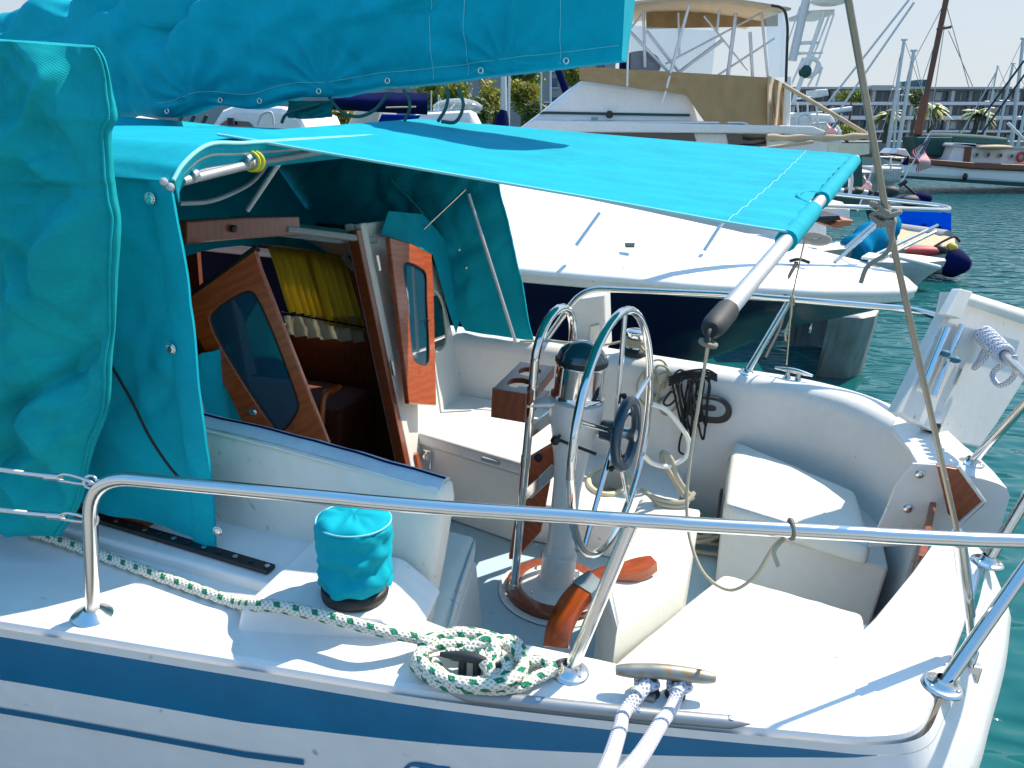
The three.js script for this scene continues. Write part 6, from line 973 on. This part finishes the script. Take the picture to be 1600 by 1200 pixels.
/* shore: quay, apartment blocks, palms and garden trees */
structure('quay', boxAt(v3(0, 0.3, -150), 520, 1.6, 150, 0.05), std([0.30, 0.29, 0.27], { roughness: 0.9, map: mottle }));
{
  const wallM = std([0.42, 0.45, 0.48], { roughness: 0.85, map: mottle }), slabM = std([0.66, 0.67, 0.68], { roughness: 0.8 }), glassM = phys([0.05, 0.10, 0.14], { roughness: 0.12 }), curtM = std([0.6, 0.62, 0.62], { roughness: 0.9 }), roofM = std([0.4, 0.41, 0.43], { roughness: 0.9 });
  const B1 = thing('apartment_block', 'long grey waterfront apartment block with balconies behind the right hand masts', 'building'), z = 84, x0 = 1215, x1 = 1720;
  const y = (py) => Zp(1400, py, -z).y, X = (px) => Zp(px, 180, -z).x, bx = (a, b, c, d, zz, dp) => boxAt(v3((X(a) + X(b)) / 2, (y(c) + y(d)) / 2, -zz - dp / 2), X(b) - X(a), Math.abs(y(c) - y(d)), dp, 0.02);
  part(B1, 'wall', bx(x0, x1, 139, 226, z + 1.6, 10), wallM);
  part(B1, 'roof', bx(x0 - 3, x1, 135.5, 139, z, 12), roofM);
  part(B1, 'roof_house', bx(1356, 1390, 133, 141, z - 0.1, 5), roofM); part(B1, 'tank', bx(1430, 1450, 124, 140, z + 0.3, 4), tinted(M.dkgreen, 0.03, 0.13, 0.16));
  [[159, 164], [181, 187], [203.5, 207]].forEach(([a, b]) => part(B1, 'balcony_slab', bx(x0, x1, a, b, z, 2.2), slabM));
  [[141, 158], [165, 180], [187.5, 203], [208, 224]].forEach(([ya, yb], fl) => {
    for (let px = x0 + 4, k = 0; px < x1 - 20; px += 31, k++) { const w = part(B1, 'window', bx(px, px + 21, ya + 1, yb - 1, z + 1.5, 0.25), glassM); part(w, 'pane', bx(px + 9.6, px + 10.6, ya + 1, yb - 1, z + 1.42, 0.1), slabM); if ((k * 7 + fl * 3) % 4 < 2) part(w, 'blind', bx(px + 1, px + 6 + (k * 5 % 7), ya + 2, yb - 1.5, z + 1.44, 0.06), curtM); part(B1, 'pier', bx(px + 22, px + 27, ya, yb, z + 0.9 + (k % 2) * 0.4, 1), k % 2 ? wallM : slabM); }
    if (fl) part(B1, 'balustrade', bx(x0, x1, yb - 6 + 0.5, yb - 5.5, z + 0.05, 0.08), M.spar);
  });
  const B2 = thing('garden_building', 'grey building with small windows behind the green garden trees', 'building'), z2 = 62;
  const y2 = (py) => Zp(780, py, -z2).y, X2 = (px) => Zp(px, 150, -z2).x, b2 = (a, b, c, d, zz, dp) => boxAt(v3((X2(a) + X2(b)) / 2, (y2(c) + y2(d)) / 2, -zz - dp / 2), X2(b) - X2(a), Math.abs(y2(c) - y2(d)), dp, 0.02);
  part(B2, 'wall', b2(560, 960, 60, 226, z2, 12), std([0.34, 0.33, 0.33], { roughness: 0.85, map: mottle }));
  for (const py of [96, 122, 152]) for (let px = 570; px < 950; px += 36) { const w = part(B2, 'window', b2(px, px + 13, py, py + 15, z2 - 0.05, 0.2), glassM); part(w, 'sill', b2(px - 1, px + 14, py + 15, py + 16.5, z2 - 0.18, 0.3), slabM); }
  part(B2, 'ledge', b2(560, 960, 159, 161, z2 - 0.25, 0.3), slabM);
  const L = std([0.34, 0.35, 0.36], { roughness: 0.85, map: mottle });
  const B3 = thing('left_terrace', 'low grey terrace behind the moored boats on the left', 'building'); part(B3, 'wall', wallPlate([[-200, 130], [560, 130], [560, 226], [-200, 226]], 75, 8, 0), L);
}
/* foliage: leaf cards spread through each crown */
function crownGeo(c, rx, ry, rz, n, size, flat = 0.6) {
  const pos = [], idx = [], clumps = Array.from({ length: 16 }, () => { const a = rr(0, 6.283), q = rr(-0.9, 1), r = rr(0.35, 0.95); return v3(r * Math.cos(a) * Math.sqrt(1 - q * q * 0.7) * rx, q * r * ry, r * Math.sin(a) * Math.sqrt(1 - q * q * 0.7) * rz); });
  for (let k = 0; k < n; k++) {
    const cl = clumps[Math.floor(rnd() * clumps.length)], g = () => (rnd() + rnd() + rnd() - 1.5) * 0.62, p = c.clone().add(cl).add(v3(g() * rx, g() * ry * 0.8, g() * rz));
    const a = v3(rr(-1, 1), rr(-1, 1), rr(-1, 1)).normalize(), b = v3(rr(-1, 1), rr(-1, 1), rr(-1, 1)).cross(a).normalize(), s = size * rr(0.5, 1.2), i = pos.length / 3;
    for (const [u, w] of [[-1, 0], [0, -0.45], [1, 0], [0, 0.45]]) { const q = p.clone().addScaledVector(a, u * s).addScaledVector(b, w * s); pos.push(q.x, q.y, q.z); } idx.push(i, i + 1, i + 2, i, i + 2, i + 3);
  }
  const g = new THREE.BufferGeometry(); g.setAttribute('position', new THREE.Float32BufferAttribute(pos, 3)); g.setAttribute('uv', new THREE.Float32BufferAttribute(new Float32Array(pos.length / 3 * 2), 2)); g.setIndex(idx); g.computeVertexNormals(); return g;
}
{
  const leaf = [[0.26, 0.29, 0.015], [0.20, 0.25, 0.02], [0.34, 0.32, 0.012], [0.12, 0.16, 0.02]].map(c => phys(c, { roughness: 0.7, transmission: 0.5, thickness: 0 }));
  const T = [[672, 150, 20, 28, 46, 1, 'bushy pale garden tree left of the pair behind the sloop cabin'], [712, 152, 24, 26, 48, 0, 'yellow green garden tree above the white sloop dodger'], [768, 160, 20, 34, 44, 2, 'bright yellow green tree left of the thick white mast'], [745, 175, 24, 20, 42, 3, 'dark low shrub tree between the yellow garden trees'], [820, 155, 22, 30, 45, 2, 'bright yellow green tree right of the thick white mast'], [838, 178, 24, 20, 43, 3, 'dark low shrub tree beside the flybridge bow'], [815, 118, 26, 16, 52, 1, 'tall pale tree top under the sail cover end'], [900, 118, 22, 24, 50, 2, 'yellow green tree behind the dark slanting spar'], [1325, 205, 26, 10, 70, 1, 'low green shrub before the apartment block left end'], [1330, 150, 22, 9, 78, 1, 'roof terrace shrub on the apartment block left end'], [1432, 152, 12, 12, 76, 3, 'dark shrub on the upper balcony near the brown mast'], [540, 185, 20, 12, 40, 2, 'yellow green shrub showing below the sail cover cords']];
  for (const [px, py, wx, wy, z, k, lab] of T) {
    const o = thing('garden_tree', lab, 'tree', { group: 'trees along the shore' }), c = Zp(px, py, -z), u = z / FOCAL;
    const foot = v3(c.x, 1.1, c.z);
    if (c.y > 1.6) part(o, 'trunk', sweep([foot, foot.clone().lerp(c, 0.6).add(v3(0.15, 0, 0)), c.clone().add(v3(0, wy * u * 0.4, 0))], (t) => 0.16 * (1 - 0.7 * t), 8), M.bark);
    for (let q = 0; q < 3; q++) part(o, 'limb', sweep([c.clone().add(v3(0, -wy * u * 0.6, 0)), c.clone().add(v3(rr(-0.7, 0.7) * wx * u, rr(0, 0.6) * wy * u, rr(-0.5, 0.5) * wx * u))], (t) => 0.06 * (1 - 0.7 * t), 6), M.bark);
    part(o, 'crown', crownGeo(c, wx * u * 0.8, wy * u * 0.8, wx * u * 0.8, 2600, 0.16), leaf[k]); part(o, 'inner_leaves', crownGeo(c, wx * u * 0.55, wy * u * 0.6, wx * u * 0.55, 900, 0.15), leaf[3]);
  }
  const palm = [[1458, 166, 70, 'palm crown right of the brown wooden mast'], [1528, 176, 66, 'palm with drooping fronds before the right hand balconies'], [1388, 178, 72, 'palm half hidden behind the pale mast pair']];
  for (const [px, py, z, lab] of palm) {
    const o = thing('palm_tree', lab, 'palm tree', { group: 'palms before the apartment block' }), c = Zp(px, py, -z);
    part(o, 'trunk', sweep([v3(c.x, 1.0, c.z), c], (t) => 0.2 - 0.04 * t, 10), M.bark);
    for (let k = 0; k < 34; k++) {
      const az = rr(0, 6.283), up = rr(-0.6, 1.1), Ln = rr(1.2, 1.9), rib = Array.from({ length: 9 }, (_, i) => { const t = i / 8; return c.clone().add(v3(Math.cos(az) * Ln * t * Math.cos(up * 0.6), Ln * t * up * 0.7 - 0.9 * t * t, Math.sin(az) * Ln * t * Math.cos(up * 0.6))); });
      const rows = [[], [], []]; rib.forEach((p, i) => { const w = 0.24 * Math.sin(Math.PI * (0.12 + 0.86 * i / 8)), sd = v3(-Math.sin(az), 0, Math.cos(az)); rows[0].push(p.clone().addScaledVector(sd, w).add(v3(0, -w * 0.5 + (i % 2) * 0.05, 0))); rows[1].push(p); rows[2].push(p.clone().addScaledVector(sd, -w).add(v3(0, -w * 0.5 + (i % 2) * 0.05, 0))); });
      part(o, 'frond', gridGeo(rows), up < -0.25 ? tinted(M.bark, 0.16, 0.12, 0.05) : leaf[k % 2]);
    }
  }
}

/* ---------- finish ---------- */
settle();
const renderer = new THREE.WebGLRenderer({ antialias: true });
renderer.setSize(1024, 768);
renderer.shadowMap.enabled = true;
renderer.toneMapping = THREE.LinearToneMapping;
renderer.toneMappingExposure = EXPOSURE;
renderer.render(scene, camera);
